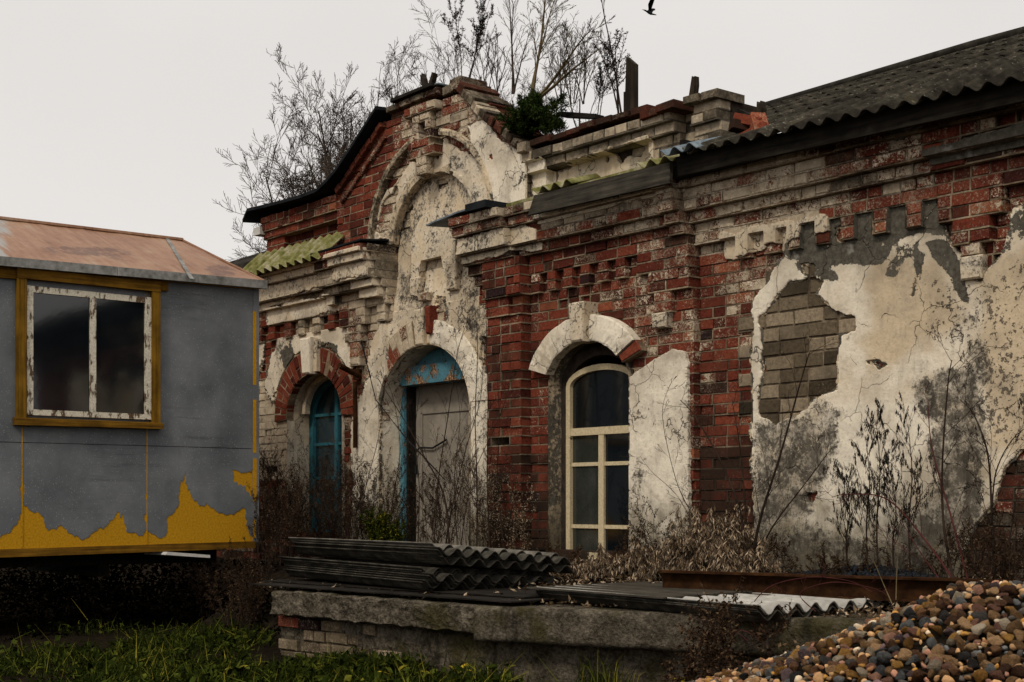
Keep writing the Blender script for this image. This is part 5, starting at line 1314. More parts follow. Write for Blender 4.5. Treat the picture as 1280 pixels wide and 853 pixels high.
for q in (((TXX + .004, a0, b0), (sx, a0 + .05, b1)), ((TXX + .004, a1 - .055, b0), (sx, a1, b1)), ((TXX + .004, a0 + .05, b1 - .05), (sx - .002, a1 - .055, b1)), ((TXX + .004, a0 + .05, b0), (sx - .002, a1 - .055, b0 + .045)), ((TXX + .004, mid - .025, b0 + .045), (sx - .001, mid + .025, b1 - .05))): fr.box(*q)
fr.build('sash', M['worn_sash'], wo_)
fr = MB(); fr.box((TXX + .004, a1 + .004, b0 + .0), (TXX + .03, a1 + .016, b1)); fr.build('sash_gap', M['board_dark'], wo_)
for u0, u1 in ((a0 + .05, mid - .025), (mid + .025, a1 - .055)):
    fr = MB(); fr.quad((TXX + .012, u0, b0 + .045), (TXX + .012, u1, b0 + .045), (TXX + .0125, u1, b1 - .05), (TXX + .0125, u0, b1 - .05)); fr.build('pane', M['glass_d'], wo_)
# chassis below
m = MB(); m.box((TXX - .5, Y0, -.02), (TXX - .38, Y1 - .2, .10)); m.box((TXX - 2.0, Y0, -.02), (TXX - 1.88, Y1 - .2, .10)); m.box((TXX - 2.0, -2.6, -.12), (TXX - .38, -2.5, -.02)); m.build('chassis', M['board_dark'], T)
for y in (-5.3,):
    for x in (-.42, -1.95):
        m = MB(); m.tube([(TXX + x - .09, y, -.22), (TXX + x + .09, y, -.22)], .33, 20); w_ = m.build('wheel', M['tyre'], T)
        m = MB(); m.tube([(TXX + x - .10, y, -.22), (TXX + x + .10, y, -.22)], .17, 14); m.build('rim', M['rust'], w_)
a = onX(205, 689, TXX + .03); b = onX(258, 693, TXX + .03)
m = MB(); m.hexa([(TXX + .1, a.y - .02, a.z - .03), (TXX + .1, b.y, b.z - .03), (TXX + .1, b.y, b.z - .005), (TXX + .1, a.y, a.z - .005)], [(TXX - .35, a.y, a.z - .04), (TXX - .35, b.y, b.z - .04), (TXX - .35, b.y, b.z - .01), (TXX - .35, a.y, a.z - .01)]); tag(m.build('white_plank', M['white_board']), 'white plank wedged under the cabin floor near its right corner', 'plank')
# low brick footing behind in the dark, and things on the roof
m = MB(); q = onY(790, 133, .18); m.hexa([(q.x - .07, .16, 3.42), (q.x + .05, .16, 3.42), (q.x + .05, .16, 3.885), (q.x - .045, .16, 3.965)], [(q.x - .07, .2, 3.42), (q.x + .05, .2, 3.42), (q.x + .05, .2, 3.885), (q.x - .045, .2, 3.965)], ch=.004)
m.box((q.x - .085, .17, 3.42), (q.x - .07, .195, 3.7))
tag(m.build('upright_plank', M['board_post']), 'wide dark plank standing upright behind the parapet', 'plank')
def post(px0, py0, px1, py1, y, w, lab, name='charred_post'):
    a = onY(px0, py0, y); b = onY(px1, py1, y); m = MB(); d = (b - a).normalized(); s = Vector((d.z, 0, -d.x)) * w / 2
    k = a.lerp(b, .7); jag = s * .3
    m.hexa([a - s, a + s, k + s * .9, b + jag, k.lerp(b, .6) - jag * .3, b - s * .8], [p + Vector((0, .05, 0)) for p in (a - s, a + s, k + s * .9, b + jag, k.lerp(b, .6) - jag * .3, b - s * .8)], ch=.003)
    return tag(m.build(name, M['board_post']), lab, 'post')
post(862, 132, 867, 95, .12, .05, 'short charred post stub left of the parapet pier')
post(948, 160, 949, 126, .18, .06, 'thin dark splintered post right of the parapet pier')
post(531, 118, 526, 92, .16, .045, 'left leaning leg of the two crossed dark stakes on the gable top')
post(533, 118, 541, 91, .14, .045, 'right leaning leg of the two crossed dark stakes on the gable top')
a = onY(700, 143, .22); b = onY(746, 146, .22)
m = MB(); m.hexa([(a.x, .20, a.z - .02), (b.x, .20, b.z - .015), (b.x, .20, b.z + .02), (a.x, .20, a.z + .022)], [(a.x, .3, a.z - .02), (b.x, .3, b.z - .015), (b.x, .3, b.z + .02), (a.x, .3, a.z + .022)]); tag(m.build('lying_board', M['board_dark']), 'dark board lying level on the parapet beside the evergreen bush', 'board')
m = MB(); a = onY(925, 142, .15); b = onY(948, 150, .15)
m.hexa([(a.x, .12, a.z - .14), (b.x, .12, b.z - .12), (b.x, .12, b.z + .02), (a.x, .12, a.z + .03)], [(a.x, .17, a.z - .14), (b.x, .17, b.z - .12), (b.x, .17, b.z + .02), (a.x, .17, a.z + .03)]); tag(m.build('short_board', M['board_dark']), 'short dark board beside the right end of the parapet pier', 'board')
for i, (px_, py_, rz, tilt, lab, col) in enumerate(((936, 152, .4, .3, 'orange broken brick tilted against the parapet pier', (.75, .15, .2, 0)), (949, 158, -.5, 1.0, 'pale orange broken brick standing on edge at the roof start', (.9, .3, .2, 0)), (944, 167, .2, -.3, 'red brick lying on the corrugated roof edge', (.75, .05, 0, 0)), (931, 160, 1.0, .2, 'dark mossy brick fallen beside the parapet pier', (.3, .05, .5, 0)))):
    p = onY(px_, py_, -.05); m = MB(); R_ = Matrix.Rotation(rz, 3, 'Z') @ Matrix.Rotation(tilt, 3, 'Y')
    c8 = [Vector(v) for v in ((-.10, -.055, -.033), (.10, -.055, -.033), (.10, -.055, .033), (-.10, -.055, .033))]; d8 = [v + Vector((0, .11, 0)) for v in c8]
    m.hexa([p + R_ @ v for v in c8], [p + R_ @ v for v in d8], col, ch=.008); tag(m.build('loose_brick', M['brick']), lab, 'brick')
# ------------------------------------------------------------------ crow
cb_ = Vector((CX, CY, CZ)) + Vector(ray(812, 15)) * 13.0
RR = Vector((ST, CT, 0)); UU = Vector((0, 0, 1)); FW = Vector((-CT, ST, 0)); px1 = 13.0 / F
def bp(x, y, d=0): return cb_ + RR * ((x - 812) * px1) + UU * ((15 - y) * px1) + FW * d
bd = [(802.5, 12.2), (804.5, 12.6), (806.2, 13.2), (808.5, 14.4), (811, 16), (813.5, 17.6), (816, 18), (818.5, 18.5), (820.5, 19)]
rr = [.15, .5, .95, 1.15, 1.6, 1.45, 1.0, .75, .5]
m = MB(); m.tube([bp(*p) for p in bd], [q * px1 for q in rr], 8); bb = m.build('crow', M['bird'], smooth=True); tag(bb, 'black crow flying with one wing raised above the roof', 'bird')
m = MB(); wpts = [(809.5, 14), (810, 9.5), (812, 5.5), (815, 2.5), (818, 1.2), (820.8, 1.6), (821.6, 4), (820.2, 5.4), (821, 6), (818.8, 7.6), (817, 11), (815.3, 16.4)]
m.hexa([bp(x, y, .02 + .012 * (16 - y)) for x, y in wpts], [bp(x, y, .028 + .012 * (16 - y)) for x, y in wpts]); m.build('wing', M['bird'], bb)
m = MB(); m.hexa([bp(x, y, -.03 - .02 * (15 - y)) for x, y in [(810, 14.5), (808.6, 11), (811, 7), (815, 5), (816, 8), (814, 13), (813.5, 15.5)]], [bp(x, y, -.038 - .02 * (15 - y)) for x, y in [(810, 14.5), (808.6, 11), (811, 7), (815, 5), (816, 8), (814, 13), (813.5, 15.5)]]); m.build('wing', M['bird'], bb)
# ================================================================== plants
def rv(r): return Vector((r.gauss(0, 1), r.gauss(0, 1), r.gauss(0, 1))).normalized()
def grow(m, p, d, L, rad, depth, r, up=.1, wob=.16, kids=(3, 5), ang=(.35, .8), ratio=(.45, .7), minr=.0012, leaf=None, seg=5, sides=None, kstart=.3, taper=.35):
    """one branch and its side shoots"""
    pts = [p.copy()]; rads = [rad]; q = p.copy(); dd = d.copy()
    for i in range(seg):
        dd = (dd + rv(r) * wob + Vector((0, 0, up))).normalized(); q = q + dd * (L / seg); pts.append(q.copy()); rads.append(max(minr, rad * (1 - (1 - taper) * (i + 1) / seg)))
    m.tube(pts, rads, sides or (7 if rad > .03 else 5 if rad > .008 else 3), (r.random(), 0, 0, 0), cap=False)
    if leaf: leaf(pts, depth)
    if depth <= 0: return
    n = r.randint(*kids)
    for k in range(n):
        t = kstart + (1 - kstart) * (k + r.random() * .8) / n; f_ = min(t * seg, seg - .01); i = int(f_); b = pts[i].lerp(pts[i + 1], f_ - i)
        ax = (pts[i + 1] - pts[i]).normalized(); side = ax.cross(rv(r)).normalized(); a = r.uniform(*ang)
        nd = (ax * math.cos(a) + side * math.sin(a)).normalized()
        grow(m, b, nd, L * r.uniform(*ratio) * (1.1 - .45 * t), max(minr, rads[i] * r.uniform(.45, .65)), depth - 1, r, up, wob, kids, ang, ratio, minr, leaf, max(3, seg - 1), sides, .15, taper)
def leafq(m, p, d, w, l, col, r, curl=.3):
    d = d.normalized(); s = d.cross(rv(r)).normalized() * w; n_ = s.cross(d).normalized()
    a = p + d * l * .5 + n_ * curl * l * .2
    i = [m.vert(p, col), m.vert(a + s, col), m.vert(p + d * l - n_ * curl * l * .2, col), m.vert(a - s, col)]
    m.face(i[0], i[1], i[2], i[3])
# --- bare trees beyond the roof
def bare_tree(px, ytop, depth_m, seed, label, hgt_frac=1.0, spread=1.0, lean=0.0, forks=5):
    r = random.Random(seed); l = (px - 640) / F; d = Vector(ray(px, HOR)); b = Vector((CX, CY, CZ)) + d * depth_m; b.z = GZ0
    top = CZ + (HOR - ytop) / F * depth_m; H = top - GZ0
    t = thing('bare_tree', label, 'tree', b, 'bare trees behind the building')
    m = MB(); tp = [b, b + Vector((.05, 0, H * .18)), b + Vector((.02 + lean * .3, .05, H * .36)), b + Vector((lean * .6, 0, H * .5))]; m.tube(tp, [H * .012, H * .009, H * .007, H * .005], 8); m.build('trunk', M['bark'], t, smooth=True)
    c = MB()
    for k in range(forks):
        a = 6.283 * k / forks + r.random(); h = r.uniform(.40, .5); s = tp[2].lerp(tp[3], r.random() if k else 1)
        el = r.uniform(.72, 1.15) if k else 1.45
        dr = Vector((math.cos(a) * math.cos(el) * spread, math.sin(a) * math.cos(el) * spread, math.sin(el))).normalized()
        grow(c, s, dr, H * r.uniform(.36, .46), H * .0040, 4, r, .05, .16, (4, 6), (.35, .9), (.40, .62), .0036, seg=6)
    c.build('crown', M['twig'], t)
bare_tree(428, 112, 24, 11, 'bare tree at the left with a wide crown above the left parapet', spread=.85, forks=9)
bare_tree(486, 70, 26, 12, 'bare tree rising right behind the steep left edge of the gable', spread=.6, forks=7)
bare_tree(452, 130, 27, 15, 'small bare tree showing between the two larger ones above the black parapet sheet', spread=.8, forks=7)
bare_tree(575, 60, 30, 13, 'bare tree standing behind the crest of the gable', forks=5)
bare_tree(705, 85, 30, 14, 'low bare tree showing behind the evergreen bush and parapet', forks=5)
# --- saplings rooted on the roof
def roof_stem(px, py, y, tips, name, label, seed, rad=.010, leafy=0, kids=(4, 7), depth=2, cat='shrub', mat='twig', group=None, wob=.06, ang=(.3, .7), ratio=(.25, .42), lmat='black_leaf'):
    r = random.Random(seed); b = onY(px, py, y); t = thing(name, label, cat, b, group)
    m = MB(); lf = MB()
    def leaf(pts, dp):
        if not leafy: return
        for i in range(len(pts) - 1):
            for _ in range(r.randint(0, leafy)):
                p = pts[i].lerp(pts[i + 1], r.random()); leafq(lf, p, rv(r) + Vector((0, 0, .5)), r.uniform(.002, .005), r.uniform(.012, .03), (r.random(), 0, 0, 0), r)
    for (tx, ty, ty0) in tips:
        e = onY(tx, ty, ty0); d = e - b; L = d.length
        grow(m, b + Vector((r.uniform(-.03, .03), 0, 0)), (d.normalized()), L, rad * r.uniform(.8, 1.1), depth, r, .01, wob, kids, ang, ratio, .0016, leaf, 9, kstart=.25, taper=.2)
    m.build('stems', M[mat], t)
    if leafy: lf.build('leaves', M[lmat], t)
roof_stem(577, 104, .2, [(560, 8, .25), (574, -20, .2)], 'dry_weed', 'dark dry weed with seed heads on the left of the gable crest', 31, .006, 4, group='dry weeds on the roof')
roof_stem(586, 104, .2, [(612, -6, .2), (600, 20, .3), (622, 15, .3)], 'dry_weed', 'tall leaning dark dry weed on the right of the gable crest', 32, .007, 5, group='dry weeds on the roof')
roof_stem(640, 118, .3, [(646, -40, .3), (640, 10, .4), (655, 40, .3)], 'roof_sapling', 'slim upright bare sapling left of the evergreen bush', 33, .010, 0, (5, 8), group='saplings on the roof')
roof_stem(664, 132, .35, [(692, -60, .35), (735, 28, .3), (760, 60, .4), (680, -10, .5)], 'roof_sapling', 'pale branching sapling growing out of the evergreen bush', 34, .016, 0, (6, 9), 3, mat='sapling', group='saplings on the roof', wob=.09)
roof_stem(776, 142, .3, [(758, -30, .3), (770, 50, .2), (752, 60, .3)], 'roof_sapling', 'thin sapling with withered leaves left of the upright plank', 35, .009, 2, (5, 8), 2, mat='twig_dark', group='saplings on the roof')
roof_stem(748, 145, .3, [(752, 86, .3), (764, 60, .3)], 'dry_weed', 'short dry weed on the parapet beside the lying board', 36, .005, 3, group='dry weeds on the roof')
for k, px in enumerate((608, 622, 700, 716, 730)): roof_stem(px, 130 if px > 690 else 118, .5, [(px - 12 + 8 * k % 17, 60 - 6 * k, .5), (px + 14, 62, .55), (px + 2, 40, .45), (px - 20, 50, .5)], 'roof_bush', ['thin bare bush just right of the gable crest', 'bare bush between the gable crest and evergreen', 'low bare bush right of the evergreen', 'middle bare bush on the parapet', 'bare bush nearest the lying board'][k], 40 + k, .007, 0, (6, 9), 2, group='bare bushes on the roof')
# evergreen bush
r = random.Random(51); b = onY(662, 165, .0); t = thing('evergreen_bush', 'small green evergreen bush growing on the gable shoulder', 'bush', b)
m = MB(); lf = MB()
def nd(pts, dp):
    for i in range(len(pts) - 1):
        for _ in range(11 if dp < 2 else 5):
            p = pts[i].lerp(pts[i + 1], r.random()); leafq(lf, p, (pts[i + 1] - pts[i]).normalized() * .8 + rv(r), .003, r.uniform(.022, .045), (r.random() ** 1.4, 0, 0, 0), r)
for k in range(30):
    e = Vector((r.gauss(0, .85), r.gauss(-.25, .6), r.uniform(.0, 1.0))); tx = e.normalized(); grow(m, b + Vector((r.uniform(-.12, .16), r.uniform(-.05, .15), r.uniform(-.04, .05))), tx, r.uniform(.14, .27), .005, 2, r, .05, .2, (4, 6), (.4, .9), (.5, .7), .0012, nd, 4)
for k in range(7): grow(m, b + Vector((-.07 + .02 * k / 3, .1, .1)), Vector((-.12 + r.gauss(0, .12), 0, 1)), .22, .004, 1, r, .1, .1, (3, 5), (.3, .6), (.4, .6), .0012, nd, 4)
m.build('stems', M['twig_dark'], t); lf.build('foliage', M['conifer'], t)
# --- dead weeds along the foot of the wall
def weed(base, H, seed, label, name='dead_weed', cat='weed', stems=5, spread=.35, rad=.004, depth=2, mat='twig_dark', lmat=None, leaves=1, ll=(.02, .045), lw=(.004, .009), hang=0.0, group=None, kids=(4, 7), ratio=(.22, .42), up=.04, wob=.1, bush=None, ang=(.3, .75)):
    r = random.Random(seed); base = Vector(base); t = thing(name, label, cat, base, group)
    m = MB(); lf = MB()
    def leaf(pts, dp):
        if not lmat: return
        for i in range(len(pts) - 1):
            for _ in range(leaves if r.random() < .8 else 0):
                p = pts[i].lerp(pts[i + 1], r.random()); d = (rv(r) * (1 - hang) + Vector((0, 0, -1.2 * hang)) + Vector((0, 0, .3 * (1 - hang))))
                leafq(lf, p, d, r.uniform(*lw), r.uniform(*ll), (r.random(), 0, 0, 0), r, .6)
    for k in range(stems):
        o = Vector((r.uniform(-1, 1), r.uniform(-.5, .5), 0)) * (bush or .06)
        d = Vector((r.gauss(0, spread), r.gauss(0, spread * .6), 1)).normalized()
        grow(m, base + o, d, H * r.uniform(.6, 1.05), rad * r.uniform(.7, 1.2), depth, r, up, wob, kids, ang, ratio, .0011, leaf, 7, kstart=.2, taper=.25)
    m.build('stems', M[mat], t)
    if lmat: lf.build('leaves', M[lmat], t)
    return t
GW = 'dead weeds along the foot of the wall'
def foot(px, y=-.4): 
    d = ray(px, 700); k = (y - CY) / d[1]; return Vector((CX + k * d[0], y, -.02))
# dense brown thicket in front of the left window
lab_t = ['dense brown dead thicket touching the corner of the cabin', 'dense dead weeds below the left window', 'tangled dead weeds right of the left window', 'thick brown weed mass beside the drain pipe', 'tall dead weed bush left of the doorway', 'brown scrub between cabin and stacked sheets']
for k, (px, y, H, st) in enumerate(((338, -.75, 1.1, 26), (372, -.55, 1.0, 20), (402, -.5, .75, 14), (432, -.45, 1.05, 22), (452, -.4, .8, 16), (345, -1.35, .65, 20))):
    weed(foot(px, y), H, 100 + k, lab_t[k], 'dead_thicket', 'thicket', st, .30, .0035, 2, 'twig_dark', 'dead_brown', 1, (.010, .028), (.0015, .004), .25, 'dead thicket under the left window', (5, 9), (.22, .42), .05, .10, .30)
for k, (px, y, H, st, lb) in enumerate(((470, -.4, .85, 6, 'thin dead weed left of the blue door frame'), (487, -.45, 1.0, 5, 'slender dead stalks before the blue door frame'), (505, -.35, .75, 7, 'dead weed at the left edge of the doorway'), (540, -.5, .9, 9, 'dead weed in the middle of the doorway'), (560, -.4, .95, 8, 'brown dead weed at the right of the doorway'), (585, -.4, 1.1, 9, 'dry seeded weed beside the right door jamb'), (605, -.35, 1.0, 10, 'seeded brown weed on the plaster right of the door'), (625, -.3, .9, 10, 'brown weed at the foot of the brick pier'), (648, -.45, .6, 8, 'low dead weed left of the right window'))):
    weed(foot(px, y), H, 130 + k, lb, 'dead_weed', 'weed', st, .2, .003, 2, 'twig_dark', 'dead_brown' if px < 570 else 'dry_leaf', 1, (.008, .022), (.0015, .004), .2, GW, (5, 9), (.16, .34), .05, .09, .1)
# tall saplings in front of the door
def stalk(pts_px, y, rad, seed, label, mat='twig_dark', twigs=8, tl=.3, name='sapling', lmat=None, group='thin saplings in front of the wall', ydir=0.0, leaves=2, hang=.6, tang=(.4, .9), sub=2):
    r = random.Random(seed); P_ = [onY(px, py, y + ydir * i) for i, (px, py) in enumerate(pts_px)]; t = thing(name, label, 'sapling', P_[0], group)
    # smooth the line
    Q = []
    for i in range(len(P_) - 1):
        a = P_[max(i - 1, 0)]; b = P_[i]; c = P_[i + 1]; d = P_[min(i + 2, len(P_) - 1)]
        for k in range(6): s = k / 6; Q.append(.5 * ((2 * b) + (c - a) * s + (2 * a - 5 * b + 4 * c - d) * s * s + (3 * b - a - 3 * c + d) * s ** 3))
    Q.append(P_[-1]); n = len(Q); m = MB(); lf = MB(); m.tube(Q, [max(.0013, rad * (1 - .8 * i / n)) for i in range(n)], 6, cap=False)
    def leaf(pts, dp):
        if not lmat: return
        for i in range(len(pts) - 1):
            for _ in range(leaves):
                if r.random() < .55: leafq(lf, pts[i].lerp(pts[i + 1], r.random()), rv(r) * (1 - hang) + Vector((0, 0, -hang)), r.uniform(.0012, .003), r.uniform(.010, .034), (r.random(), 0, 0, 0), r, .8)
    if lmat: leaf(Q[n // 3:], 0)
    for k in range(twigs):
        i = int(n * (.18 + .8 * (k + r.random()) / twigs)); i = min(i, n - 2); ax = (Q[i + 1] - Q[i]).normalized(); sd = ax.cross(rv(r)).normalized(); sd = Vector((sd.x * 1.3, sd.y * .5, sd.z)).normalized(); a = r.uniform(*tang)
        grow(m, Q[i], (ax * math.cos(a) + sd * math.sin(a)), tl * r.uniform(.5, 1.1) * (1.15 - .6 * i / n), rad * .38 * (1 - .5 * i / n), sub, r, .03, .1, (2, 4), (.3, .8), (.3, .55), .0010, leaf, 5)
    m.build('stems', M[mat], t)
    if lmat: lf.build('leaves', M[lmat], t)
    return t
stalk([(562, 690), (555, 620), (530, 570), (505, 525), (470, 470)], -.55, .009, 201, 'dark leaning sapling crossing the door from upper left')
stalk([(542, 690), (548, 600), (560, 520), (572, 440), (585, 400)], -.6, .006, 202, 'slim bare sapling rising up the middle of the door', twigs=12, tl=.35)
stalk([(596, 690), (596, 600), (594, 520), (597, 430), (592, 375)], -.5, .006, 203, 'straight bare sapling on the right door jamb', twigs=10)
stalk([(612, 690), (609, 600), (610, 500), (608, 420), (612, 350)], -.45, .006, 204, 'tall straight sapling on the plaster right of the door', twigs=12)
stalk([(480, 690), (492, 620), (500, 560), (492, 500), (480, 470)], -.5, .005, 205, 'thin dark stalk against the blue door frame', twigs=9, lmat='dead_brown')
stalk([(575, 690), (590, 600), (625, 520), (640, 470)], -.45, .004, 206, 'thin twig bending right across the brick pier', twigs=8)
stalk([(522, 690), (524, 610), (519, 540), (528, 470)], -.6, .005, 209, 'dark bare stalk close to the left side of the door leaf', twigs=12, tl=.3)
stalk([(556, 690), (566, 630), (583, 560), (600, 500), (604, 450)], -.62, .005, 210, 'long thin stalk crossing the right half of the door', twigs=12, tl=.34)
stalk([(572, 690), (568, 600), (575, 520), (566, 460)], -.5, .004, 211, 'wavy thin stalk before the right side of the door leaf', twigs=12, tl=.3)
stalk([(630, 690), (622, 600), (624, 520), (618, 420)], -.4, .005, 212, 'straight dark stalk at the left edge of the brick pier', twigs=12, tl=.3)
stalk([(445, 690), (455, 620), (470, 560), (478, 520)], -.5, .005, 213, 'dark stalk on the cream plaster left of the door', twigs=12, tl=.3)
# shoots and cracks climbing the pale plaster by the right window
stalk([(888, 700), (868, 650), (845, 600), (828, 520), (838, 480)], -.30, .004, 207, 'thin dark shoot climbing the pale plaster by the window', twigs=9, tl=.25)
stalk([(880, 690), (850, 625), (815, 590), (800, 570)], -.30, .003, 208, 'fine shoot leaning left over the pale plaster', twigs=7, tl=.2)
# dark multi stem shrub left of the cream panel
for k, (pts, rad, lb) in enumerate((([(938, 715), (950, 650), (975, 570), (1000, 480), (1012, 440)], .011, 'long dark stem leaning right across the grey blocks'), ([(935, 715), (925, 640), (900, 575), (868, 520), (850, 500)], .009, 'dark stem leaning left over the dark brick pier'), ([(936, 715), (932, 640), (925, 560), (915, 500)], .008, 'upright dark stem in front of the brick pier'), ([(940, 715), (965, 660), (1010, 600), (1040, 560)], .007, 'low dark stem leaning right over the stained plaster'), ([(934, 715), (905, 660), (880, 620)], .006, 'short dark stem leaning left at the dry clump'))):
    stalk(pts, -.55, rad, 220 + k, lb, twigs=8, tl=.35, group='stems of the dark shrub beside the cream panel')
# dried weeds with hanging leaves
for k, (px, yb, yt, y, lb) in enumerate(((1085, 715, 545, -.5, 'dry weed with drooping black leaves left of centre on the cream panel'), (1098, 720, 525, -.45, 'tallest black leaved weed on the pale middle of the panel'), (1138, 720, 530, -.5, 'dry weed with hanging leaves right of the pale patch'), (1060, 715, 600, -.45, 'small dark weed left of the black leaved weeds'), (1118, 720, 600, -.4, 'short dark weed between the two tall black leaved weeds'))):
    stalk([(px, yb), (px - 2, (yb * 2 + yt) / 3), (px + 2, (yb + 2 * yt) / 3), (px - 3, yt)], y, .006, 240 + k, lb, twigs=18, tl=.30, name='withered_weed', lmat='black_leaf', group='withered weeds against the cream panel', leaves=3, hang=.85, tang=(.25, .6))
for k, (pts, rad, lb, mt) in enumerate((([(1195, 740), (1180, 660), (1178, 580), (1185, 480), (1190, 450)], .009, 'upright dark sapling on the black stain of the panel', 'twig_dark'), ([(1215, 745), (1190, 650), (1165, 560), (1160, 500)], .007, 'thin reddish stem leaning left on the dark stain', 'twig_red'), ([(1245, 745), (1240, 650), (1235, 570), (1218, 520), (1200, 500)], .008, 'forked dark sapling left of the exposed brick corner', 'twig_dark'), ([(1240, 640), (1245, 590), (1265, 550), (1290, 530)], .005, 'dark side shoot reaching right past the exposed bricks', 'twig_dark'), ([(1205, 745), (1160, 680), (1110, 625), (1060, 618), (1040, 622)], .007, 'arching red bramble cane in front of the cream panel', 'twig_red'), ([(1190, 745), (1150, 690), (1120, 640)], .004, 'short red bramble cane near the gravel heap', 'twig_red'), ([(1265, 750), (1262, 680), (1275, 600)], .005, 'thin stem before the exposed bricks at the right edge', 'twig_dark'))):
    stalk(pts, -.7, rad, 260 + k, lb, mt, twigs=7 if mt == 'twig_dark' else 4, tl=.35, group='stems before the right panel', lmat='black_leaf' if mt == 'twig_dark' else None, leaves=1)
# red brambles over the low stack and dry straws
for k, (pts, lb) in enumerate((([(1020, 765), (1000, 742), (1040, 728), (1090, 735), (1110, 745)], 'red runner arching over the pale sheet'), ([(930, 770), (960, 735), (1010, 722), (1060, 726), (1090, 740)], 'long red runner along the rusty beam'), ([(905, 840), (920, 790), (950, 800), (965, 820)], 'red runner hanging in front of the slab'))):
    stalk(pts, -1.75 if k < 2 else -2.1, .003, 290 + k, lb, 'twig_red', 4, .15, 'bramble_runner', group='bramble runners')
for k, (pts, lb) in enumerate((([(1115, 755), (1100, 720), (1075, 660)], 'single pale straw leaning left by the gravel'), ([(1120, 750), (1122, 700), (1130, 620)], 'single pale straw standing by the gravel'))):
    stalk(pts, -1.3, .0035, 295 + k, lb, 'sapling', 0, .1, 'straw', group='pale straws')
for k, (px, y, H, lb) in enumerate(((905, -2.25, .42, 'dark tangled bramble hanging over the long slab'), (935, -2.3, .36, 'dark bramble twigs beside the gravel foot'), (880, -2.3, .30, 'low bramble twigs at the foot of the slab'))):
    b = foot(px, y); b.z = -.5 if k != 0 else -.35
    weed(b, H, 300 + k, lb, 'bramble', 'bramble', 9, .7, .003, 2, 'twig_dark', 'dead_brown', 1, (.015, .035), (.004, .01), .3, 'dark brambles by the slab', (3, 6), (.4, .7), .0, .25, .08)
# the pale withered clump right of the window
lab_c = ['pale withered clump under the right window', 'shaggy pale dry clump below the pale plaster', 'tallest shaggy dry clump before the dark brick pier', 'dry pale tuft at the left end of the rusty beam']
for k, (px, y, H, st) in enumerate(((735, -.75, .15, 22), (805, -.7, .22, 30), (872, -.62, .46, 46), (908, -.85, .26, 24))):
    weed(foot(px, y), H, 320 + k, lab_c[k], 'withered_clump', 'weed clump', st, .6, .003, 2, 'twig', 'dry_leaf', 2, (.025, .065), (.002, .006), .6, 'pale withered clumps', (4, 6), (.35, .6), -.06, .2, .26)
for k, (px, y, H, lb) in enumerate(((795, -.6, .34, 'dark stemmed weed leaning over the dry clump'), (835, -.5, .5, 'brown weed rising behind the pale dry clump'), (690, -.7, .25, 'low dry weed beside the tall stack'), (1035, -.6, .3, 'low dark weed at the left edge of the coal heap'), (960, -.55, .35, 'dark low weed behind the rusty beam'), (1225, -.6, .45, 'dark dead weed at the foot of the stained plaster'), (1160, -.5, .4, 'dead weed in the dark right corner of the panel'), (1268, -.7, .35, 'low dead weed at the far right below bare bricks'))):
    weed(foot(px, y), H, 340 + k, lb, 'dead_weed', 'weed', 12, .4, .003, 2, 'twig_dark', 'dead_brown', 1, (.010, .026), (.0015, .004), .3, GW, (4, 7), (.25, .45), .0, .15, .2)
# green things
b = foot(482, -.6); weed(b, .42, 360, 'feathery green weed left of the doorway', 'green_weed', 'weed', 22, .28, .003, 2, 'green', 'green', 4, (.02, .045), (.002, .005), 0, None, (4, 6), (.25, .4), .06, .08, .12)
# dry litter scattered over the terrace
r = random.Random(61); m = MB()
for i in range(9000):
    p = fpt(r.uniform(.18, .95)); s = r.random(); x = p.x; y = p.y + .12 + (-p.y - .12) * s
    z = -.12 + .13 * float(sstep(0, 1, s)) + .01
    leafq(m, Vector((x + r.uniform(-.1, .1), y, z + r.random() * .04)), Vector((r.gauss(0, 1), r.gauss(0, 1), r.gauss(.1, .4))), r.uniform(.004, .012), r.uniform(.02, .06), (r.random() ** 1.6, 0, 0, 0), r, .6)
tag(m.build('leaf_litter', M['dry_leaf']), 'fallen leaves and straw littering the terrace earth', 'leaf litter', kind='stuff')
# grass and ground cover at the foot of the retaining wall
r = random.Random(62); m = MB()
for i in range(30000):
    px = r.uniform(-30, 800); dep = r.uniform(7.2, 11.5) if px < 340 else r.uniform(7.2, 9.4)
    p = Vector((CX, CY, CZ)) + Vector(ray(px, HOR)) * dep; z = float(gh(p.x, p.y)); den = float(fbm(p.x * 1.4, p.y * 1.4, 9, 3))
    if den < .42 + .15 * (px > 560) + .12 * max(0, 1 - px / 160) or p.y > -1.2 or (p.x < TXX - .4): continue
    hh = (.05 + .16 * max(0, den - .36)) * r.uniform(.6, 1.5)
    if r.random() < .45:
        c = p + Vector((0, 0, z - p.z)); dd = Vector((r.gauss(0, .45), r.gauss(0, .45), 1)); c.z = z - .01; leafq(m, c, dd, .003, hh * 1.5, (r.random() ** 1.3 * .9, 0, 0, 0), r, .8)
    elif r.random() < .05:
        leafq(m, Vector((p.x, p.y, z - .01)), Vector((r.gauss(0, .6), r.gauss(0, .6), 1)), .0028, hh * r.uniform(1.6, 2.8), (r.uniform(.8, .97), 0, 0, 0), r, 1.0)
    else:
        c = Vector((p.x, p.y, z + hh * r.random())); leafq(m, c, Vector((r.gauss(0, 1), r.gauss(0, 1), r.gauss(.5, .4))), r.choice((.004, .007, .011, .02)) * r.uniform(.8, 1.2), r.uniform(.02, .07), (max(0, min(.95, r.random() * .75 + .45 * (float(fbm(p.x * 3, p.y * 3, 19, 3)) - .4))), 0, 0, 0), r, .5)
tag(m.build('ground_cover', M['green']), 'low green weeds and grass at the foot of the retaining wall', 'grass', kind='stuff')
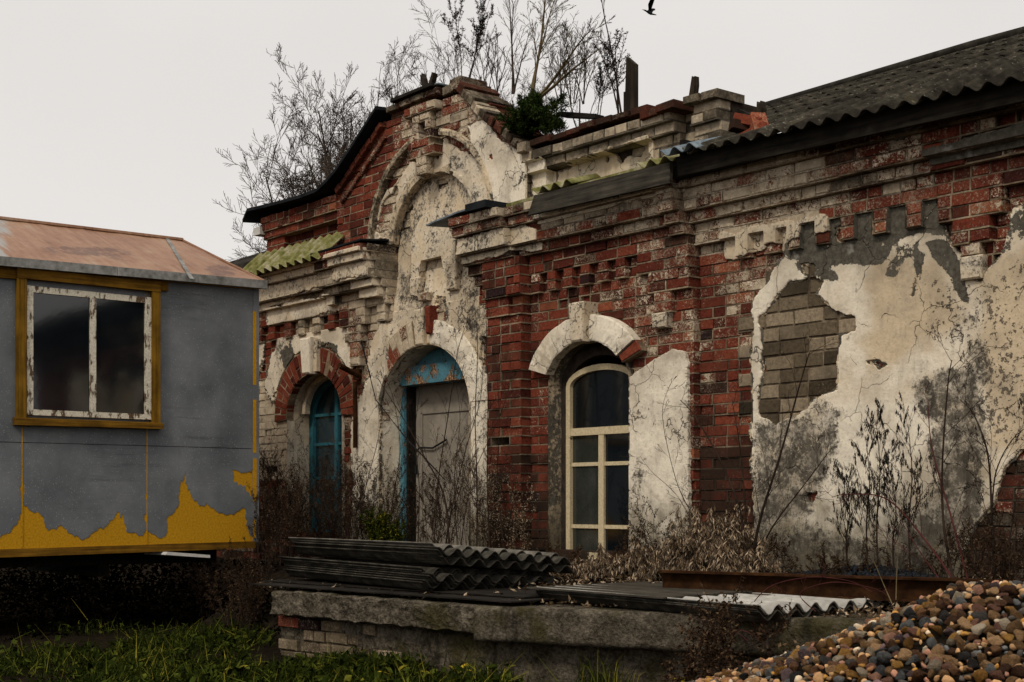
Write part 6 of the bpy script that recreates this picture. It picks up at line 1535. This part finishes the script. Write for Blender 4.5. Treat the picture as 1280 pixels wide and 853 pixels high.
def broad(px, py, zz, n, l, w, seed, mat, name, label, up=.9, group=None):
    r = random.Random(seed); b = onZ(px, py, zz); b.z = zz; t = thing(name, label, 'plant', b, group); m = MB(); st = MB()
    for k in range(n):
        a = 6.283 * k / n + r.uniform(-.3, .3); d = Vector((math.cos(a), math.sin(a), up * r.uniform(.5, 1.4))).normalized(); L = l * r.uniform(.7, 1.2)
        s = d.cross(Vector((0, 0, 1))).normalized(); c = (r.random(), 0, 0, 0); p0 = b; rows = []
        for i in range(7):
            q = i / 6; p = b + d * (L * q) + Vector((0, 0, -.35 * L * q * q)); ww = w * math.sin(math.pi * min(.98, .08 + q * .9)) ** .8
            nn = s.cross(d).normalized(); rows.append([m.vert(p - s * ww + nn * ww * .3, c), m.vert(p, c), m.vert(p + s * ww + nn * ww * .3, c)])
        for a_, b_ in zip(rows, rows[1:]): m.face(a_[0], b_[0], b_[1], a_[1]); m.face(a_[1], b_[1], b_[2], a_[2])
        st.tube([b - Vector((0, 0, .04)), b + d * L * .2], .003, 4)
    m.build('leaves', M[mat], t); st.build('stems', M['green'], t)
broad(298, 840, -.46, 9, .13, .032, 401, 'green', 'leafy_weed', 'pale green leafy weed right of the cabin at ground level', .7, 'leafy weeds in the yard')
broad(262, 846, -.50, 8, .12, .03, 402, 'green', 'leafy_weed', 'green leafy weed below the cabin corner', .6, 'leafy weeds in the yard')
broad(390, 842, -.50, 7, .12, .022, 403, 'green', 'leafy_weed', 'green leafy weed before the brick base', .9, 'leafy weeds in the yard')
broad(440, 846, -.52, 8, .12, .024, 404, 'green', 'leafy_weed', 'green leafy weed left of the yellow dock', 1.0, 'leafy weeds in the yard')
broad(492, 846, -.53, 5, .15, .022, 405, 'yellow_leaf', 'dock_plant', 'dock plant with yellow leaves, left of two', 1.1, 'yellowing dock plants')
broad(497, 850, -.53, 6, .17, .022, 406, 'green', 'dock_plant', 'green dock plant beside the yellow leaves', 1.3, 'yellowing dock plants')
broad(573, 843, -.52, 6, .13, .016, 407, 'yellow_leaf', 'dock_plant', 'dock plant with narrow yellow leaves, right of two', 1.1, 'yellowing dock plants')
broad(540, 848, -.53, 6, .13, .022, 408, 'green', 'leafy_weed', 'green leafy weed between the yellow docks', 1.0, 'leafy weeds in the yard')
broad(852, 852, -.42, 9, .07, .028, 409, 'yellow_leaf', 'yellow_weed', 'small yellow green weed at the gravel foot', .5)
# tussock before the long slab
r = random.Random(63); b = onZ(755, 852, -.5); t = thing('grass_tussock', 'thin yellow green grass tussock before the long slab', 'grass tuft', b); m = MB()
for i in range(130):
    d = Vector((r.gauss(0, .35), r.gauss(0, .3), 1)).normalized(); p = b + Vector((r.gauss(0, .12), r.gauss(0, .05), -.03)); L = r.uniform(.08, .26); sd = d.cross(rv(r)).normalized() * .0022
    q = p + d * L * .6; e = q + (d + Vector((d.x * 1.6, d.y, -.5))).normalized() * L * .4; c = (r.uniform(.3, 1), 0, 0, 0)
    i0 = [m.vert(p - sd, c), m.vert(p + sd, c), m.vert(q + sd * .8, c), m.vert(q - sd * .8, c), m.vert(e, c)]; m.face(i0[0], i0[1], i0[2], i0[3]); m.face(i0[3], i0[2], i0[4])
m.build('blades', M['green'], t)

# undergrowth added to darken below and beyond the cabin, shade in its colour
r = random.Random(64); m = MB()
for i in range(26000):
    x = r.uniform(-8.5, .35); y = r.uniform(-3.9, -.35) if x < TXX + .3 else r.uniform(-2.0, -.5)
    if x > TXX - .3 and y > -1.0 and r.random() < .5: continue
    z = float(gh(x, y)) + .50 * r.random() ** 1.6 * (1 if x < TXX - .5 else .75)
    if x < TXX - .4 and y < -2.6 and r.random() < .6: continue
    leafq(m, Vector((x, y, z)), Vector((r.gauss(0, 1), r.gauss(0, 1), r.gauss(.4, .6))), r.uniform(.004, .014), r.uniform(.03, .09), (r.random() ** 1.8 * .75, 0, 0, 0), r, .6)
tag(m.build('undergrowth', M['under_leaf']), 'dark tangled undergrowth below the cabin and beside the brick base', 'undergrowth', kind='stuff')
for k, (px, y, H, lb) in enumerate(((318, -1.9, .75, 'dark weed standing between cabin corner and brick base'), (300, -2.1, .6, 'dark dead weed just below the cabin corner'), (262, -1.7, .55, 'dim weed in the shade under the cabin'))):
    b = foot(px, y); b.z = GZ0
    weed(b, H, 380 + k, lb, 'dead_weed', 'weed', 9, .3, .003, 2, 'twig_dark', 'dead_brown', 1, (.012, .03), (.0015, .004), .3, 'dead weeds beside the cabin', (5, 8), (.25, .4), .03, .12, .15)
# ================================================================== light, sky, camera
SUN_EL, SUN_AZ = 48, 0
sdir = Vector((.30, -.72, .80)).normalized()          # towards the sun
w = bpy.data.worlds.new('World'); sc.world = w; w.use_nodes = True; t = w.node_tree; t.nodes.clear()
out = t.nodes.new('ShaderNodeOutputWorld'); bgm = t.nodes.new('ShaderNodeBackground')
sky = t.nodes.new('ShaderNodeTexSky'); sky.sky_type = 'NISHITA'; sky.sun_disc = False
sky.sun_elevation = math.asin(sdir.z); sky.sun_rotation = math.atan2(sdir.x, sdir.y); sky.air_density = 1.0; sky.dust_density = 6.0
# overcast: the blue is veiled by an even layer of cloud, brighter overhead than at the horizon
geo = t.nodes.new('ShaderNodeTexCoord'); sep = t.nodes.new('ShaderNodeSeparateXYZ'); t.links.new(geo.outputs['Generated'], sep.inputs[0])
mr = t.nodes.new('ShaderNodeMapRange'); t.links.new(sep.outputs[2], mr.inputs[0]); mr.inputs[1].default_value = .30; mr.inputs[2].default_value = 1.0; mr.inputs[3].default_value = 0; mr.inputs[4].default_value = 1
rp = t.nodes.new('ShaderNodeValToRGB'); t.links.new(mr.outputs[0], rp.inputs[0]); e = rp.color_ramp.elements
K = 10.0
e[0].position = 0; e[0].color = (.825 , .79 , .76 , 1); e[1].position = 1; e[1].color = (1.0, .965, .91, 1)
ns = t.nodes.new('ShaderNodeTexNoise'); ns.inputs['Scale'].default_value = 2.2; ns.inputs['Detail'].default_value = 4; t.links.new(geo.outputs['Generated'], ns.inputs['Vector'])
nm = t.nodes.new('ShaderNodeMapRange'); t.links.new(ns.outputs[0], nm.inputs[0]); nm.inputs[1].default_value = .3; nm.inputs[2].default_value = .7; nm.inputs[3].default_value = .93; nm.inputs[4].default_value = 1.035
zen = t.nodes.new('ShaderNodeMapRange'); t.links.new(sep.outputs[2], zen.inputs[0]); zen.inputs[1].default_value = .35; zen.inputs[2].default_value = 1; zen.inputs[3].default_value = K; zen.inputs[4].default_value = K * 1.7
ml = t.nodes.new('ShaderNodeMath'); ml.operation = 'MULTIPLY'; t.links.new(zen.outputs[0], ml.inputs[0]); t.links.new(nm.outputs[0], ml.inputs[1])
vs = t.nodes.new('ShaderNodeVectorMath'); vs.operation = 'SCALE'; t.links.new(rp.outputs[0], vs.inputs[0]); t.links.new(ml.outputs[0], vs.inputs['Scale'])
mx = t.nodes.new('ShaderNodeMix'); mx.data_type = 'RGBA'; mx.inputs[0].default_value = .96; t.links.new(sky.outputs[0], mx.inputs[6]); t.links.new(vs.outputs[0], mx.inputs[7])
t.links.new(mx.outputs[2], bgm.inputs[0]); bgm.inputs[1].default_value = .10; t.links.new(bgm.outputs[0], out.inputs[0])
sl_ = bpy.data.lights.new('sun', 'SUN'); sl_.energy = 1.5; sl_.angle = math.radians(11); sl_.color = (1.0, .92, .79)
so = bpy.data.objects.new('sun', sl_); COL.objects.link(so); so.rotation_euler = (-sdir).to_track_quat('-Z', 'Y').to_euler()
cam = bpy.data.cameras.new('camera'); cam.sensor_width = 36; cam.lens = F / 1280 * 36; cam.shift_y = (HOR - 426.5) / 1280; cam.clip_end = 2000; cam.clip_start = .05
co = bpy.data.objects.new('camera', cam); COL.objects.link(co); co.location = (CX, CY, CZ)
co.rotation_euler = Vector((-CT, ST, 0)).to_track_quat('-Z', 'Y').to_euler(); sc.camera = co
cam.dof.use_dof = True; cam.dof.focus_distance = 11.0; cam.dof.aperture_fstop = 11.0
sc.view_settings.view_transform = 'Standard'; sc.view_settings.look = 'None'; sc.view_settings.exposure = 0; sc.view_settings.gamma = 1; sc.view_settings.use_curve_mapping = False
